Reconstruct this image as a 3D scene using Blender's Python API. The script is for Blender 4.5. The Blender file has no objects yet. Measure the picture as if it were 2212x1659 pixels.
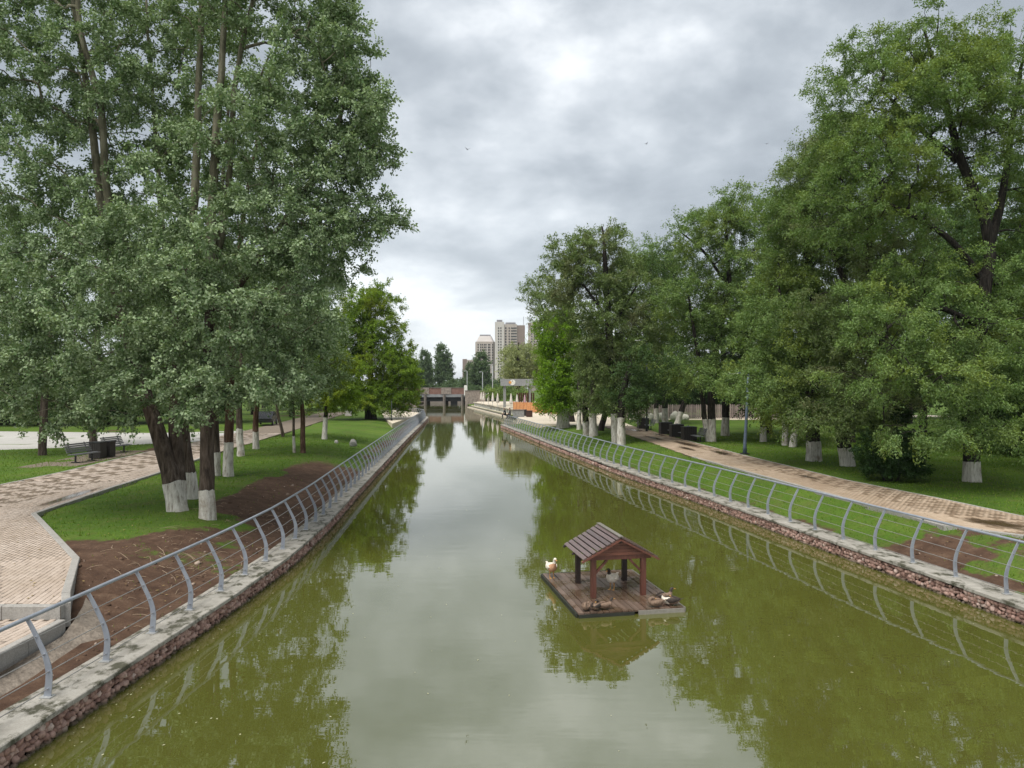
import bpy, bmesh, math, random
import numpy as np
from mathutils import Vector, Matrix

R = math.radians
scene = bpy.context.scene
COL = scene.collection

# ------------------------------------------------------------------ camera, sky, sun, exposure
CAMZ, FPX, CX, HY = 4.9, 1560.0, 1106.0, 838.0      # eye height, focal length / principal point in 2212-px-wide picture units
cam_data = bpy.data.cameras.new("camera")
cam = bpy.data.objects.new("camera", cam_data)
COL.objects.link(cam)
cam.location = (0, 0, CAMZ)
cam.rotation_euler = (R(90), 0, 0)
cam_data.sensor_width = 36
cam_data.lens = 36 * FPX / 2212
cam_data.shift_y = (HY - 829.5) / 2212
cam_data.clip_start = 0.1
cam_data.clip_end = 6000
scene.camera = cam

SUN_EL, SUN_AZ = R(62), R(215)
world = bpy.data.worlds.new("World")
scene.world = world
world.use_nodes = True
wt = world.node_tree
for n in list(wt.nodes): wt.nodes.remove(n)
def wn(t, **k):
    n = wt.nodes.new(t)
    for a, b in k.items(): setattr(n, a, b)
    return n
def wl(a, b): wt.links.new(a, b)
def wmath(op, a, b=None, c=None, clamp=False):
    n = wn("ShaderNodeMath", operation=op); n.use_clamp = clamp
    for i, v in enumerate((a, b, c)):
        if v is None: continue
        if isinstance(v, (int, float)): n.inputs[i].default_value = v
        else: wl(v, n.inputs[i])
    return n.outputs[0]
tc = wn("ShaderNodeTexCoord")
sep = wn("ShaderNodeSeparateXYZ"); wl(tc.outputs["Generated"], sep.inputs[0])
zc = wmath("MAXIMUM", sep.outputs[2], 0.0)
# a layer of stratocumulus: soft billows, flattened towards the horizon
zf = wmath("MULTIPLY", wmath("POWER", wmath("ADD", zc, 0.015), 0.62), 1.9)
comb = wn("ShaderNodeCombineXYZ"); wl(sep.outputs[0], comb.inputs[0]); wl(sep.outputs[1], comb.inputs[1]); wl(zf, comb.inputs[2])
def wnoise(scale, detail, rough, dist, off):
    m = wn("ShaderNodeMapping"); wl(comb.outputs[0], m.inputs[0]); m.inputs["Location"].default_value = off
    n = wn("ShaderNodeTexNoise"); wl(m.outputs[0], n.inputs["Vector"])
    n.inputs["Scale"].default_value = scale; n.inputs["Detail"].default_value = detail
    n.inputs["Roughness"].default_value = rough; n.inputs["Distortion"].default_value = dist
    return n.outputs["Fac"]
SKY_OFF = (4.1, 8.9, 2.4)
big = wnoise(1.9, 2.0, 0.45, 0.10, SKY_OFF)
mid = wnoise(4.4, 6.0, 0.54, 0.12, (SKY_OFF[0] + 4.4, SKY_OFF[1] + 1.2, 3.0))
cl = wmath("ADD", wmath("MULTIPLY", big, 0.46), wmath("MULTIPLY", mid, 0.54))
ramp = wn("ShaderNodeValToRGB"); wl(cl, ramp.inputs[0])
cr = ramp.color_ramp
cr.elements[0].position = 0.42; cr.elements[0].color = (0.136, 0.150, 0.163, 1)
cr.elements[1].position = 0.61; cr.elements[1].color = (0.350, 0.362, 0.372, 1)
e = cr.elements.new(0.48); e.color = (0.178, 0.194, 0.208, 1)
e = cr.elements.new(0.55); e.color = (0.252, 0.268, 0.282, 1)
# thinner, brighter cloud towards the horizon
hz = wmath("POWER", wmath("SUBTRACT", 1.0, zc), 7.0)
hmix = wn("ShaderNodeMix", data_type='RGBA'); wl(wmath("MULTIPLY", hz, 0.42), hmix.inputs[0])
wl(ramp.outputs[0], hmix.inputs[6]); hmix.inputs[7].default_value = (0.345, 0.36, 0.372, 1)
sky = wn("ShaderNodeTexSky"); sky.sky_type = 'NISHITA'; sky.sun_disc = False
sky.sun_elevation = SUN_EL; sky.sun_rotation = SUN_AZ
bg1 = wn("ShaderNodeBackground"); wl(sky.outputs[0], bg1.inputs[0]); bg1.inputs[1].default_value = 0.08
bg2 = wn("ShaderNodeBackground"); wl(hmix.outputs[2], bg2.inputs[0]); bg2.inputs[1].default_value = 1.02
mixw = wn("ShaderNodeMixShader"); mixw.inputs[0].default_value = 0.93
wl(bg1.outputs[0], mixw.inputs[1]); wl(bg2.outputs[0], mixw.inputs[2])
wout = wn("ShaderNodeOutputWorld"); wl(mixw.outputs[0], wout.inputs[0])

sun_data = bpy.data.lights.new("sun", 'SUN')
sun_data.energy = 1.5; sun_data.angle = R(50); sun_data.color = (1.0, 0.97, 0.92)
sun = bpy.data.objects.new("sun", sun_data); COL.objects.link(sun)
sd = Vector((math.sin(SUN_AZ) * math.cos(SUN_EL), math.cos(SUN_AZ) * math.cos(SUN_EL), math.sin(SUN_EL)))
sun.rotation_euler = sd.to_track_quat('Z', 'Y').to_euler()
sun.location = (0, 0, 60)

scene.view_settings.view_transform = 'Standard'
scene.view_settings.look = 'None'
scene.view_settings.exposure = 1.58
scene.view_settings.gamma = 1
scene.view_settings.use_curve_mapping = False
scene.render.engine = 'CYCLES'
scene.cycles.use_denoising = True
scene.cycles.max_bounces = 8
scene.cycles.diffuse_bounces = 4
scene.cycles.transmission_bounces = 6
scene.cycles.transparent_max_bounces = 8

# ------------------------------------------------------------------ small helpers
rng = np.random.default_rng(7)
random.seed(7)

def at(px, py, z):
    """the point of the picture at height z (picture measured 2212 x 1659)"""
    Y = FPX * (CAMZ - z) / (py - HY)
    return ((px - CX) * Y / FPX, Y, z)
def atY(px, py, Y):
    return ((px - CX) * Y / FPX, Y, CAMZ - (py - HY) * Y / FPX)

class MB:
    def __init__(s): s.v = []; s.f = []; s.m = []
    def add(s, vs, fs, mi=0):
        o = len(s.v)
        s.v.extend([tuple(map(float, p)) for p in vs])
        for f in fs: s.f.append(tuple(i + o for i in f)); s.m.append(mi)
        return s
    def box(s, c, d, rz=0.0, mi=0, M=None):
        x, y, z = d[0] / 2, d[1] / 2, d[2] / 2
        vs = [Vector(p) for p in ((-x,-y,-z),(x,-y,-z),(x,y,-z),(-x,y,-z),(-x,-y,z),(x,-y,z),(x,y,z),(-x,y,z))]
        if M is not None: vs = [M @ p for p in vs]
        elif rz: q = Matrix.Rotation(rz, 3, 'Z'); vs = [q @ p for p in vs]
        c = Vector(c)
        return s.add([p + c for p in vs], [(0,3,2,1),(4,5,6,7),(0,1,5,4),(1,2,6,5),(2,3,7,6),(3,0,4,7)], mi)
    def beam(s, a, b, w, h, mi=0, up=(0, 0, 1)):
        a, b = Vector(a), Vector(b); d = b - a; L = d.length; d.normalize()
        u = Vector(up); sd = d.cross(u)
        if sd.length < 1e-4: sd = d.cross(Vector((1, 0, 0)))
        sd.normalize(); u = sd.cross(d)
        M = Matrix((sd, d, u)).transposed()
        return s.box((a + b) / 2, (w, L, h), mi=mi, M=M)
    def tube(s, path, rad, n=8, cap=True, mi=0, mis=None):
        P = np.asarray(path, float); k = len(P)
        rad = np.broadcast_to(np.asarray(rad, float).reshape(-1, 1) if np.ndim(rad) < 2 else np.asarray(rad, float), (k, 1 if np.ndim(rad) < 2 else 2)) if np.ndim(rad) else np.full((k, 1), float(rad))
        T = np.gradient(P, axis=0); T /= np.linalg.norm(T, axis=1)[:, None] + 1e-9
        ref = np.array([0., 0, 1]) if abs(T[0][2]) < 0.9 else np.array([0., 1, 0])
        ang = np.arange(n) * 2 * math.pi / n
        vs = []
        a = np.cross(ref, T[0]); a /= np.linalg.norm(a)
        for i in range(k):
            a = a - T[i] * a.dot(T[i]); a /= np.linalg.norm(a) + 1e-9
            b = np.cross(T[i], a)
            ra, rb = rad[i][0], rad[i][-1]
            vs.extend(P[i] + np.cos(ang)[:, None] * a * ra + np.sin(ang)[:, None] * b * rb)
        o = len(s.v); s.v.extend([tuple(p) for p in vs])
        for i in range(k - 1):
            m = mis[i] if mis else mi
            for j in range(n):
                q = (j + 1) % n
                s.f.append((o + i*n + j, o + i*n + q, o + (i+1)*n + q, o + (i+1)*n + j)); s.m.append(m)
        if cap:
            s.f.append(tuple(o + j for j in range(n))[::-1]); s.m.append(mis[0] if mis else mi)
            s.f.append(tuple(o + (k-1)*n + j for j in range(n))); s.m.append(mis[-1] if mis else mi)
        return s
    def prism(s, poly, z0, z1, mi=0):
        n = len(poly)
        vs = [(p[0], p[1], z0) for p in poly] + [(p[0], p[1], z1) for p in poly]
        fs = [tuple(range(n))[::-1], tuple(range(n, 2*n))] + [(i, (i+1) % n, n + (i+1) % n, n + i) for i in range(n)]
        return s.add(vs, fs, mi)
    def mesh(s, name, mats, smooth=False):
        me = bpy.data.meshes.new(name)
        me.from_pydata(s.v, [], s.f)
        for m in (mats if isinstance(mats, (list, tuple)) else [mats]): me.materials.append(m)
        if any(s.m): me.polygons.foreach_set('material_index', s.m)
        if smooth: me.polygons.foreach_set('use_smooth', [True] * len(me.polygons))
        me.update()
        return me
    def build(s, name, mats, parent=None, smooth=False, loc=None):
        return link(name, s.mesh(name, mats, smooth), parent, loc)

def link(name, me, parent=None, loc=None, rz=0.0):
    o = bpy.data.objects.new(name, me); COL.objects.link(o)
    if parent is not None: o.parent = parent
    if loc is not None: o.location = loc
    if rz: o.rotation_euler = (0, 0, rz)
    return o
def tag(o, label=None, cat=None, group=None, kind=None):
    if label: o['label'] = label
    if cat: o['category'] = cat
    if group: o['group'] = group
    if kind: o['kind'] = kind
    return o
def thing(name, label, cat, loc=(0, 0, 0), rz=0.0, group=None):
    o = bpy.data.objects.new(name, None); COL.objects.link(o)
    o.location = loc; o.rotation_euler = (0, 0, rz); o.empty_display_size = 0.2
    return tag(o, label, cat, group)
def dup(root, loc, rz=0.0, sc=None, label=None, group=None):
    r = root.copy(); COL.objects.link(r); r.location = loc; r.rotation_euler = (0, 0, rz)
    if sc is not None: r.scale = (sc, sc, sc) if isinstance(sc, (int, float)) else sc
    if label: r['label'] = label
    if group: r['group'] = group
    for ch in list(root.children):
        c = ch.copy(); COL.objects.link(c); c.parent = r
        for g in list(ch.children):
            d = g.copy(); COL.objects.link(d); d.parent = c
    return r
def quads_mesh(name, V, mat, mats=None, mi=None, smooth=False):
    """V: (n,4,3) array of separate quads -> mesh"""
    n = len(V); me = bpy.data.meshes.new(name)
    me.vertices.add(n * 4); me.vertices.foreach_set('co', np.ascontiguousarray(V, dtype=np.float32).ravel())
    me.loops.add(n * 4); me.loops.foreach_set('vertex_index', np.arange(n * 4, dtype=np.int32))
    me.polygons.add(n); me.polygons.foreach_set('loop_start', np.arange(0, n * 4, 4, dtype=np.int32))
    for m in (mats or [mat]): me.materials.append(m)
    if mi is not None: me.polygons.foreach_set('material_index', np.asarray(mi, np.int32))
    me.update(calc_edges=True)
    return me
def arr_mesh(name, V, F, mats, mi=None, smooth=False):
    """V (n,3), F (m,k) index array"""
    me = bpy.data.meshes.new(name); k = F.shape[1]
    me.vertices.add(len(V)); me.vertices.foreach_set('co', np.ascontiguousarray(V, dtype=np.float32).ravel())
    me.loops.add(F.size); me.loops.foreach_set('vertex_index', np.ascontiguousarray(F, dtype=np.int32).ravel())
    me.polygons.add(len(F)); me.polygons.foreach_set('loop_start', np.arange(0, F.size, k, dtype=np.int32))
    for m in (mats if isinstance(mats, (list, tuple)) else [mats]): me.materials.append(m)
    if mi is not None: me.polygons.foreach_set('material_index', np.asarray(mi, np.int32))
    if smooth: me.polygons.foreach_set('use_smooth', [True] * len(F))
    me.update(calc_edges=True)
    return me
_lat = np.random.default_rng(99).random((64, 64))
def vnoise(x, y):
    x = np.asarray(x, float); y = np.asarray(y, float)
    xi = np.floor(x).astype(int); yi = np.floor(y).astype(int)
    fx = x - xi; fy = y - yi; fx = fx*fx*(3-2*fx); fy = fy*fy*(3-2*fy)
    g = lambda a, b: _lat[a % 64, b % 64]
    return (g(xi, yi)*(1-fx) + g(xi+1, yi)*fx)*(1-fy) + (g(xi, yi+1)*(1-fx) + g(xi+1, yi+1)*fx)*fy
def fnoise(x, y): return 0.55*vnoise(x, y) + 0.28*vnoise(2.1*x+5, 2.1*y+9) + 0.17*vnoise(4.3*x+3, 4.3*y+1)
def smooth01(t): t = np.clip(t, 0, 1); return t*t*(3-2*t)
def inpoly(x, y, poly):
    x = np.asarray(x, float); y = np.asarray(y, float); r = np.zeros(x.shape, bool); n = len(poly)
    for i in range(n):
        x0, y0 = poly[i]; x1, y1 = poly[(i+1) % n]
        if y0 == y1: continue
        r ^= ((y0 > y) != (y1 > y)) & (x < (x1-x0)*(y-y0)/(y1-y0) + x0)
    return r

# ------------------------------------------------------------------ materials
class NT:
    def __init__(s, name):
        s.mat = bpy.data.materials.new(name); s.mat.use_nodes = True; s.t = s.mat.node_tree
        for n in list(s.t.nodes): s.t.nodes.remove(n)
        s.out = s.n("ShaderNodeOutputMaterial")
    def n(s, typ, inp=None, **k):
        n = s.t.nodes.new(typ)
        for a, b in k.items(): setattr(n, a, b)
        for a, b in (inp or {}).items(): s.set(n.inputs[a], b)
        return n
    def set(s, sock, v):
        if isinstance(v, bpy.types.NodeSocket): s.t.links.new(v, sock)
        elif isinstance(v, (tuple, list)) and len(v) == 3 and sock.type == 'RGBA': sock.default_value = (*v, 1)
        else: sock.default_value = v
    def coord(s, kind="Object"):
        if kind == "World": return s.n("ShaderNodeNewGeometry").outputs["Position"]
        return s.n("ShaderNodeTexCoord").outputs[kind]
    def mapping(s, vec, scale=(1, 1, 1), rot=(0, 0, 0)):
        return s.n("ShaderNodeMapping", {"Vector": vec, "Scale": scale, "Rotation": rot}).outputs[0]
    def noise(s, vec, scale, detail=4.0, rough=0.55, dist=0.0):
        return s.n("ShaderNodeTexNoise", {"Vector": vec, "Scale": scale, "Detail": detail, "Roughness": rough, "Distortion": dist}).outputs["Fac"]
    def ramp(s, fac, stops):
        n = s.n("ShaderNodeValToRGB", {0: fac}); e = n.color_ramp.elements
        e[0].position, e[0].color = stops[0][0], (*stops[0][1], 1); e[1].position, e[1].color = stops[-1][0], (*stops[-1][1], 1)
        for p, c in stops[1:-1]: q = e.new(p); q.color = (*c, 1)
        return n.outputs[0]
    def mr(s, v, a, b, c=0.0, d=1.0):
        return s.n("ShaderNodeMapRange", {0: v, 1: a, 2: b, 3: c, 4: d}).outputs[0]
    def math(s, op, a, b=0.0, clamp=False):
        n = s.n("ShaderNodeMath", {0: a, 1: b}, operation=op); n.use_clamp = clamp; return n.outputs[0]
    def mix(s, f, a, b, mode='MIX'):
        n = s.n("ShaderNodeMix", data_type='RGBA', blend_type=mode); s.set(n.inputs[0], f); s.set(n.inputs[6], a); s.set(n.inputs[7], b); return n.outputs[2]
    def bump(s, h, strength=0.3, dist=0.02, normal=None):
        n = s.n("ShaderNodeBump", {"Height": h, "Strength": strength, "Distance": dist})
        if normal is not None: s.set(n.inputs["Normal"], normal)
        return n.outputs[0]
    def bsdf(s, color, rough=0.7, metal=0.0, spec=0.5, normal=None, **k):
        n = s.n("ShaderNodeBsdfPrincipled", {"Base Color": color, "Roughness": rough, "Metallic": metal, "Specular IOR Level": spec})
        if normal is not None: s.set(n.inputs["Normal"], normal)
        for a, b in k.items(): s.set(n.inputs[a], b)
        s.t.links.new(n.outputs[0], s.out.inputs[0]); return s.mat

def simple(name, c1, c2, scale=6.0, rough=0.75, bump=0.25, bscale=30.0, metal=0.0, coord="Object", stretch=(1, 1, 1), spec=0.4, dist=0.01):
    m = NT(name); v = m.mapping(m.coord(coord), stretch)
    a = m.noise(v, scale); b = m.noise(v, bscale, 3)
    col = m.mix(m.mr(a, 0.3, 0.7), c1, c2)
    col = m.mix(0.35, col, m.ramp(b, [(0.3, tuple(x*0.6 for x in c1)), (0.7, tuple(min(1, x*1.3) for x in c2))]))
    return m.bsdf(col, rough, metal, spec, m.bump(b, bump, dist))

M = {}
# water of the canal: murky olive, near mirror with slow ripples
m = NT("canal_water"); v = m.coord("World")
n1 = m.noise(m.mapping(v, (0.55, 1.5, 1)), 1.0, 3, 0.5)
n2 = m.noise(m.mapping(v, (2.5, 6.0, 1)), 1.0, 2, 0.5)
msk = m.mr(m.noise(m.mapping(v, (0.10, 0.06, 1)), 1.0, 3), 0.40, 0.66)
h = m.math("ADD", n1, m.math("MULTIPLY", m.math("MULTIPLY", n2, msk), 0.30))
bn = m.bump(h, 0.022, 0.12)
wc = m.mix(m.noise(m.mapping(v, (0.05, 0.05, 1)), 1.0, 3), (0.070, 0.076, 0.015), (0.096, 0.096, 0.019))
M['water'] = m.bsdf(wc, 0.012, 0, 0.5, bn, IOR=3.0)
# turf and bare soil
m = NT("turf"); v = m.coord("World")
a = m.noise(v, 0.28, 4); b = m.noise(v, 3.0, 5, 0.6); c = m.noise(v, 16.0, 5, 0.75)
g = m.ramp(a, [(0.30, (0.045, 0.100, 0.010)), (0.52, (0.078, 0.155, 0.015)), (0.72, (0.125, 0.195, 0.026))])
g = m.mix(m.mr(m.noise(v, 0.75, 5, 0.65), 0.50, 0.68, 0, 0.7), g, (0.118, 0.125, 0.042))
g = m.mix(m.mr(b, 0.35, 0.75), g, m.mix(0.5, g, (0.145, 0.170, 0.034)))
g = m.mix(m.mr(c, 0.35, 0.65, 0.0, 0.9), g, m.mix(0.55, g, (0.012, 0.030, 0.006)))
s1 = m.ramp(m.noise(v, 2.2, 5, 0.65), [(0.3, (0.058, 0.033, 0.022)), (0.55, (0.112, 0.067, 0.044)), (0.75, (0.185, 0.122, 0.080))])
s1 = m.mix(m.mr(c, 0.35, 0.7, 0, 0.6), s1, (0.052, 0.030, 0.020))
att = m.n("ShaderNodeAttribute", attribute_name="soil").outputs["Fac"]
f = m.mr(m.math("ADD", att, m.math("MULTIPLY", m.math("SUBTRACT", m.noise(v, 4.5, 5, 0.7), 0.5), 0.75)), 0.44, 0.58)
M['turf'] = m.bsdf(m.mix(f, g, s1), 0.95, 0, 0.15, m.bump(m.math("ADD", c, m.math("MULTIPLY", b, 1.5)), 0.6, 0.05))
# paving
def paver_mat(name, cols, dark):
    m = NT(name); geo = m.n("ShaderNodeNewGeometry"); v = geo.outputs["Position"]
    oi = m.n("ShaderNodeObjectInfo").outputs["Random"]
    r = m.math("FRACT", m.math("ADD", geo.outputs["Random Per Island"], oi))
    base = m.ramp(r, [(0.0, cols[0]), (0.5, cols[1]), (1.0, cols[2])])
    big = m.noise(v, 0.55, 5, 0.6)
    base = m.mix(m.mr(big, 0.45, 0.68, 0, 0.55), base, dark)
    fine = m.noise(v, 60.0, 3)
    base = m.mix(m.mr(fine, 0.3, 0.7, 0, 0.35), base, tuple(x*0.6 for x in cols[0]))
    wet = m.mr(m.noise(v, 0.42, 4, 0.6), 0.5, 0.7, 0.75, 0.42)
    return m.bsdf(base, wet, 0, 0.4, m.bump(fine, 0.25, 0.004))
M['paver'] = paver_mat("paver_beige", ((0.42, 0.338, 0.272), (0.49, 0.400, 0.328), (0.54, 0.448, 0.372)), (0.33, 0.250, 0.180))
M['paver_dark'] = paver_mat("paver_brown", ((0.185, 0.140, 0.098), (0.225, 0.17, 0.12), (0.26, 0.20, 0.145)), (0.15, 0.105, 0.066))
M['paver_right'] = paver_mat("paver_tan", ((0.39, 0.295, 0.205), (0.45, 0.34, 0.245), (0.50, 0.39, 0.285)), (0.25, 0.165, 0.095))
M['paver_right_dark'] = paver_mat("paver_tan_dark", ((0.20, 0.14, 0.088), (0.235, 0.165, 0.105), (0.27, 0.19, 0.125)), (0.17, 0.11, 0.062))
M['joint'] = simple("joint_sand", (0.13, 0.10, 0.075), (0.20, 0.16, 0.12), 4, 0.95, coord="World")
M['slab_far'] = simple("worn_paving", (0.30, 0.245, 0.185), (0.40, 0.33, 0.26), 0.8, 0.75, 0.1, 8, coord="World")
M['cream'] = simple("cream_paving", (0.50, 0.43, 0.33), (0.62, 0.54, 0.42), 0.5, 0.8, 0.1, 8, coord="World")
M['road'] = simple("pale_road", (0.34, 0.325, 0.30), (0.46, 0.44, 0.40), 0.4, 0.8, 0.1, 10, coord="World")
M['concrete_rough'] = simple("rough_concrete", (0.13, 0.105, 0.082), (0.27, 0.225, 0.18), 5, 0.95, 1.0, 16, coord="World", dist=0.03)
M['kerb'] = simple("kerb_concrete", (0.26, 0.245, 0.22), (0.36, 0.34, 0.31), 5, 0.85, 0.3, 40, coord="World")
# coping concrete with dark moss and wet stains
m = NT("coping_concrete"); v = m.coord("World")
a = m.noise(v, 1.3, 5, 0.6); b = m.noise(v, 45.0, 3)
c = m.ramp(m.noise(v, 3.0, 4), [(0.3, (0.27, 0.25, 0.215)), (0.7, (0.40, 0.375, 0.33))])
mo = m.mr(m.noise(m.mapping(v, (1, 0.7, 1)), 2.6, 6, 0.72), 0.49, 0.58)
c = m.mix(m.math("MULTIPLY", mo, m.mr(a, 0.36, 0.50)), c, (0.060, 0.058, 0.036))
c = m.mix(m.mr(b, 0.4, 0.7, 0, 0.3), c, (0.15, 0.14, 0.11))
M['coping'] = m.bsdf(c, 0.85, 0, 0.3, m.bump(m.math("ADD", b, mo), 0.35, 0.01))
# gabion stone
m = NT("gabion_stone"); geo = m.n("ShaderNodeNewGeometry")
r = m.math("FRACT", m.math("ADD", geo.outputs["Random Per Island"], m.n("ShaderNodeObjectInfo").outputs["Random"]))
c = m.ramp(r, [(0.0, (0.16, 0.088, 0.068)), (0.3, (0.36, 0.215, 0.17)), (0.6, (0.50, 0.335, 0.275)), (0.85, (0.42, 0.25, 0.20)), (1.0, (0.62, 0.49, 0.42))])
nn = m.noise(geo.outputs["Position"], 22.0, 4)
zz = m.n('ShaderNodeSeparateXYZ', {0: geo.outputs['Position']}).outputs[2]
c = m.mix(m.mr(m.math('ADD', zz, m.math('MULTIPLY', nn, 0.06)), 0.05, 0.11, 0.85, 0.0), c, (0.045, 0.048, 0.018))
M['stone'] = m.bsdf(m.mix(m.mr(nn, 0.35, 0.7, 0, 0.5), c, (0.10, 0.066, 0.055)), 0.8, 0, 0.4, m.bump(nn, 0.5, 0.01))
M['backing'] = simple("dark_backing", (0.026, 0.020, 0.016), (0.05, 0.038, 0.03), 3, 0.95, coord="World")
m = NT("rail_paint"); v = m.coord("World"); nn = m.noise(v, 5.0, 4)
M['rail'] = m.bsdf(m.mix(m.mr(nn, 0.35, 0.7), (0.275, 0.30, 0.345), (0.345, 0.37, 0.41)), 0.42, 0.25, 0.5, m.bump(m.noise(v, 40.0, 2), 0.05, 0.003))
M['rod'] = simple("steel_rod", (0.30, 0.29, 0.28), (0.42, 0.40, 0.385), 3, 0.4, 0.05, 30, metal=0.5, coord="World")
M['plate'] = simple("galvanised_plate", (0.42, 0.42, 0.41), (0.55, 0.55, 0.53), 3, 0.45, 0.05, 30, metal=0.4, coord="World")
# bark, whitewash
def bark(name, c1, c2, st=(7, 7, 1.2)):
    m = NT(name); v = m.mapping(m.coord("World"), st)
    a = m.noise(v, 1.6, 5, 0.65); b = m.noise(m.coord("World"), 0.9, 3)
    c = m.ramp(a, [(0.34, tuple(x*0.35 for x in c1)), (0.5, c1), (0.68, c2)])
    c = m.mix(m.mr(b, 0.4, 0.7, 0, 0.4), c, tuple(x*0.6 for x in c1))
    return m.bsdf(c, 0.92, 0, 0.2, m.bump(a, 0.9, 0.05))
M['bark'] = bark("bark_brown", (0.098, 0.073, 0.057), (0.185, 0.146, 0.118))
M['bark_red'] = bark("bark_red_brown", (0.115, 0.066, 0.044), (0.20, 0.125, 0.088))
M['bark_dark'] = bark("bark_dark", (0.030, 0.025, 0.021), (0.070, 0.058, 0.048))
M['bark_pale'] = bark("bark_pale", (0.150, 0.140, 0.092), (0.24, 0.225, 0.16), (4, 4, 1.0))
m = NT("whitewash"); v = m.mapping(m.coord("World"), (7, 7, 1.4)); a = m.noise(v, 1.7, 5, 0.65); b = m.noise(m.coord("World"), 1.3, 5, 0.7)
c = m.ramp(a, [(0.33, (0.25, 0.215, 0.18)), (0.46, (0.52, 0.485, 0.43)), (0.66, (0.70, 0.67, 0.62))])
M['lime'] = m.bsdf(m.mix(m.mr(b, 0.52, 0.66, 0, 0.7), c, (0.27, 0.21, 0.16)), 0.9, 0, 0.2, m.bump(a, 0.8, 0.04))
# leaves
def leaf(name, stops, under, trans=0.30, patch=None, pscale=0.35, young=None):
    """young: highlight colour put into the fresh leaves at the shoot ends (attribute 'young')"""
    m = NT(name); geo = m.n("ShaderNodeNewGeometry"); r = geo.outputs["Random Per Island"]
    col = m.ramp(r, [(i / (len(stops) - 1), c) for i, c in enumerate(stops)])
    if patch:
        p = m.mr(m.noise(geo.outputs["Position"], pscale, 3, 0.55), 0.50, 0.66)
        col = m.mix(m.math("MULTIPLY", p, 0.8), col, patch)
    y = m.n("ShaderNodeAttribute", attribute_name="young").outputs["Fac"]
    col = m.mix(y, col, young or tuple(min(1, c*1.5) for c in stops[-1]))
    cc = m.mix(geo.outputs["Backfacing"], col, m.mix(0.45, col, under))
    d = m.n("ShaderNodeBsdfDiffuse", {"Color": cc}); t = m.n("ShaderNodeBsdfTranslucent", {"Color": m.mix(0.6, col, (0.16, 0.21, 0.03))})
    x = m.n("ShaderNodeMixShader", {0: trans, 1: d.outputs[0], 2: t.outputs[0]})
    m.t.links.new(x.outputs[0], m.out.inputs[0]); return m.mat
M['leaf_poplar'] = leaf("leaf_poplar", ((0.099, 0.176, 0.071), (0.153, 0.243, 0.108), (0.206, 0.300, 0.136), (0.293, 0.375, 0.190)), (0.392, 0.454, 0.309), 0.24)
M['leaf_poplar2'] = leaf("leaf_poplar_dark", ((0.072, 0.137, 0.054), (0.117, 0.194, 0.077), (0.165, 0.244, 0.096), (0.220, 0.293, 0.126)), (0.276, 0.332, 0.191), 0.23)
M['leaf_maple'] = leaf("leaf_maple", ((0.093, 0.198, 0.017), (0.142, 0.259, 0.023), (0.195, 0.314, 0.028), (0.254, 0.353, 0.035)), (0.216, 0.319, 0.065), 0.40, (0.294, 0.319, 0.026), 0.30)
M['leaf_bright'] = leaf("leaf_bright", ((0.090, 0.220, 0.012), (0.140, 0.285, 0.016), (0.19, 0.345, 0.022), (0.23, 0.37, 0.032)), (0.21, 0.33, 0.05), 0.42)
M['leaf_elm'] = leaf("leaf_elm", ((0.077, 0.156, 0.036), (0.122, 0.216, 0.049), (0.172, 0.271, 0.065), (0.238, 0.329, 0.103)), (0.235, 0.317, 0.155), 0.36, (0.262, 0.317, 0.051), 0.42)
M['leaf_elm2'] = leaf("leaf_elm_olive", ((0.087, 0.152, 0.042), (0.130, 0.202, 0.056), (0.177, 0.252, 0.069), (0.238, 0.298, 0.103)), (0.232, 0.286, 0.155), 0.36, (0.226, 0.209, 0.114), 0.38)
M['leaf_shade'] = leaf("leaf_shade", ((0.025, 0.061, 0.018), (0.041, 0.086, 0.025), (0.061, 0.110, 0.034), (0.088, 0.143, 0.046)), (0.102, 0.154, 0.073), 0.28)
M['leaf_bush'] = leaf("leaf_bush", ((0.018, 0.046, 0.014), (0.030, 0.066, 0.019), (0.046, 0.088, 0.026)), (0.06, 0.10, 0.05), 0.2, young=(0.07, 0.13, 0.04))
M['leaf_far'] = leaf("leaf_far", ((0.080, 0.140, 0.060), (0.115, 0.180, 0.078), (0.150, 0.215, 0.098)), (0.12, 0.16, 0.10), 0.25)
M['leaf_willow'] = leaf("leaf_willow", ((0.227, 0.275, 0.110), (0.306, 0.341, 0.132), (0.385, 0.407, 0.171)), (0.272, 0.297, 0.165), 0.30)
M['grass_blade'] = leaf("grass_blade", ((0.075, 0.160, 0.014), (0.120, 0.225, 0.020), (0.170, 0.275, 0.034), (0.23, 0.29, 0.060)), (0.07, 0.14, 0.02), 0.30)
M['fluff'] = simple("seed_fluff", (0.30, 0.29, 0.16), (0.50, 0.48, 0.33), 9, 0.8, coord='World')
m = NT('clod'); r = m.n('ShaderNodeNewGeometry').outputs['Random Per Island']
M['clod'] = m.bsdf(m.ramp(r, [(0.0, (0.055, 0.033, 0.022)), (0.75, (0.15, 0.095, 0.065)), (1.0, (0.38, 0.30, 0.24))]), 0.95, 0, 0.2)
M['fallen'] = simple('fallen_leaf', (0.20, 0.13, 0.05), (0.36, 0.27, 0.10), 9, 0.85, coord='World')
M['twig'] = simple("dry_twig", (0.30, 0.22, 0.14), (0.46, 0.36, 0.25), 3, 0.9, coord="World")
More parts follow.
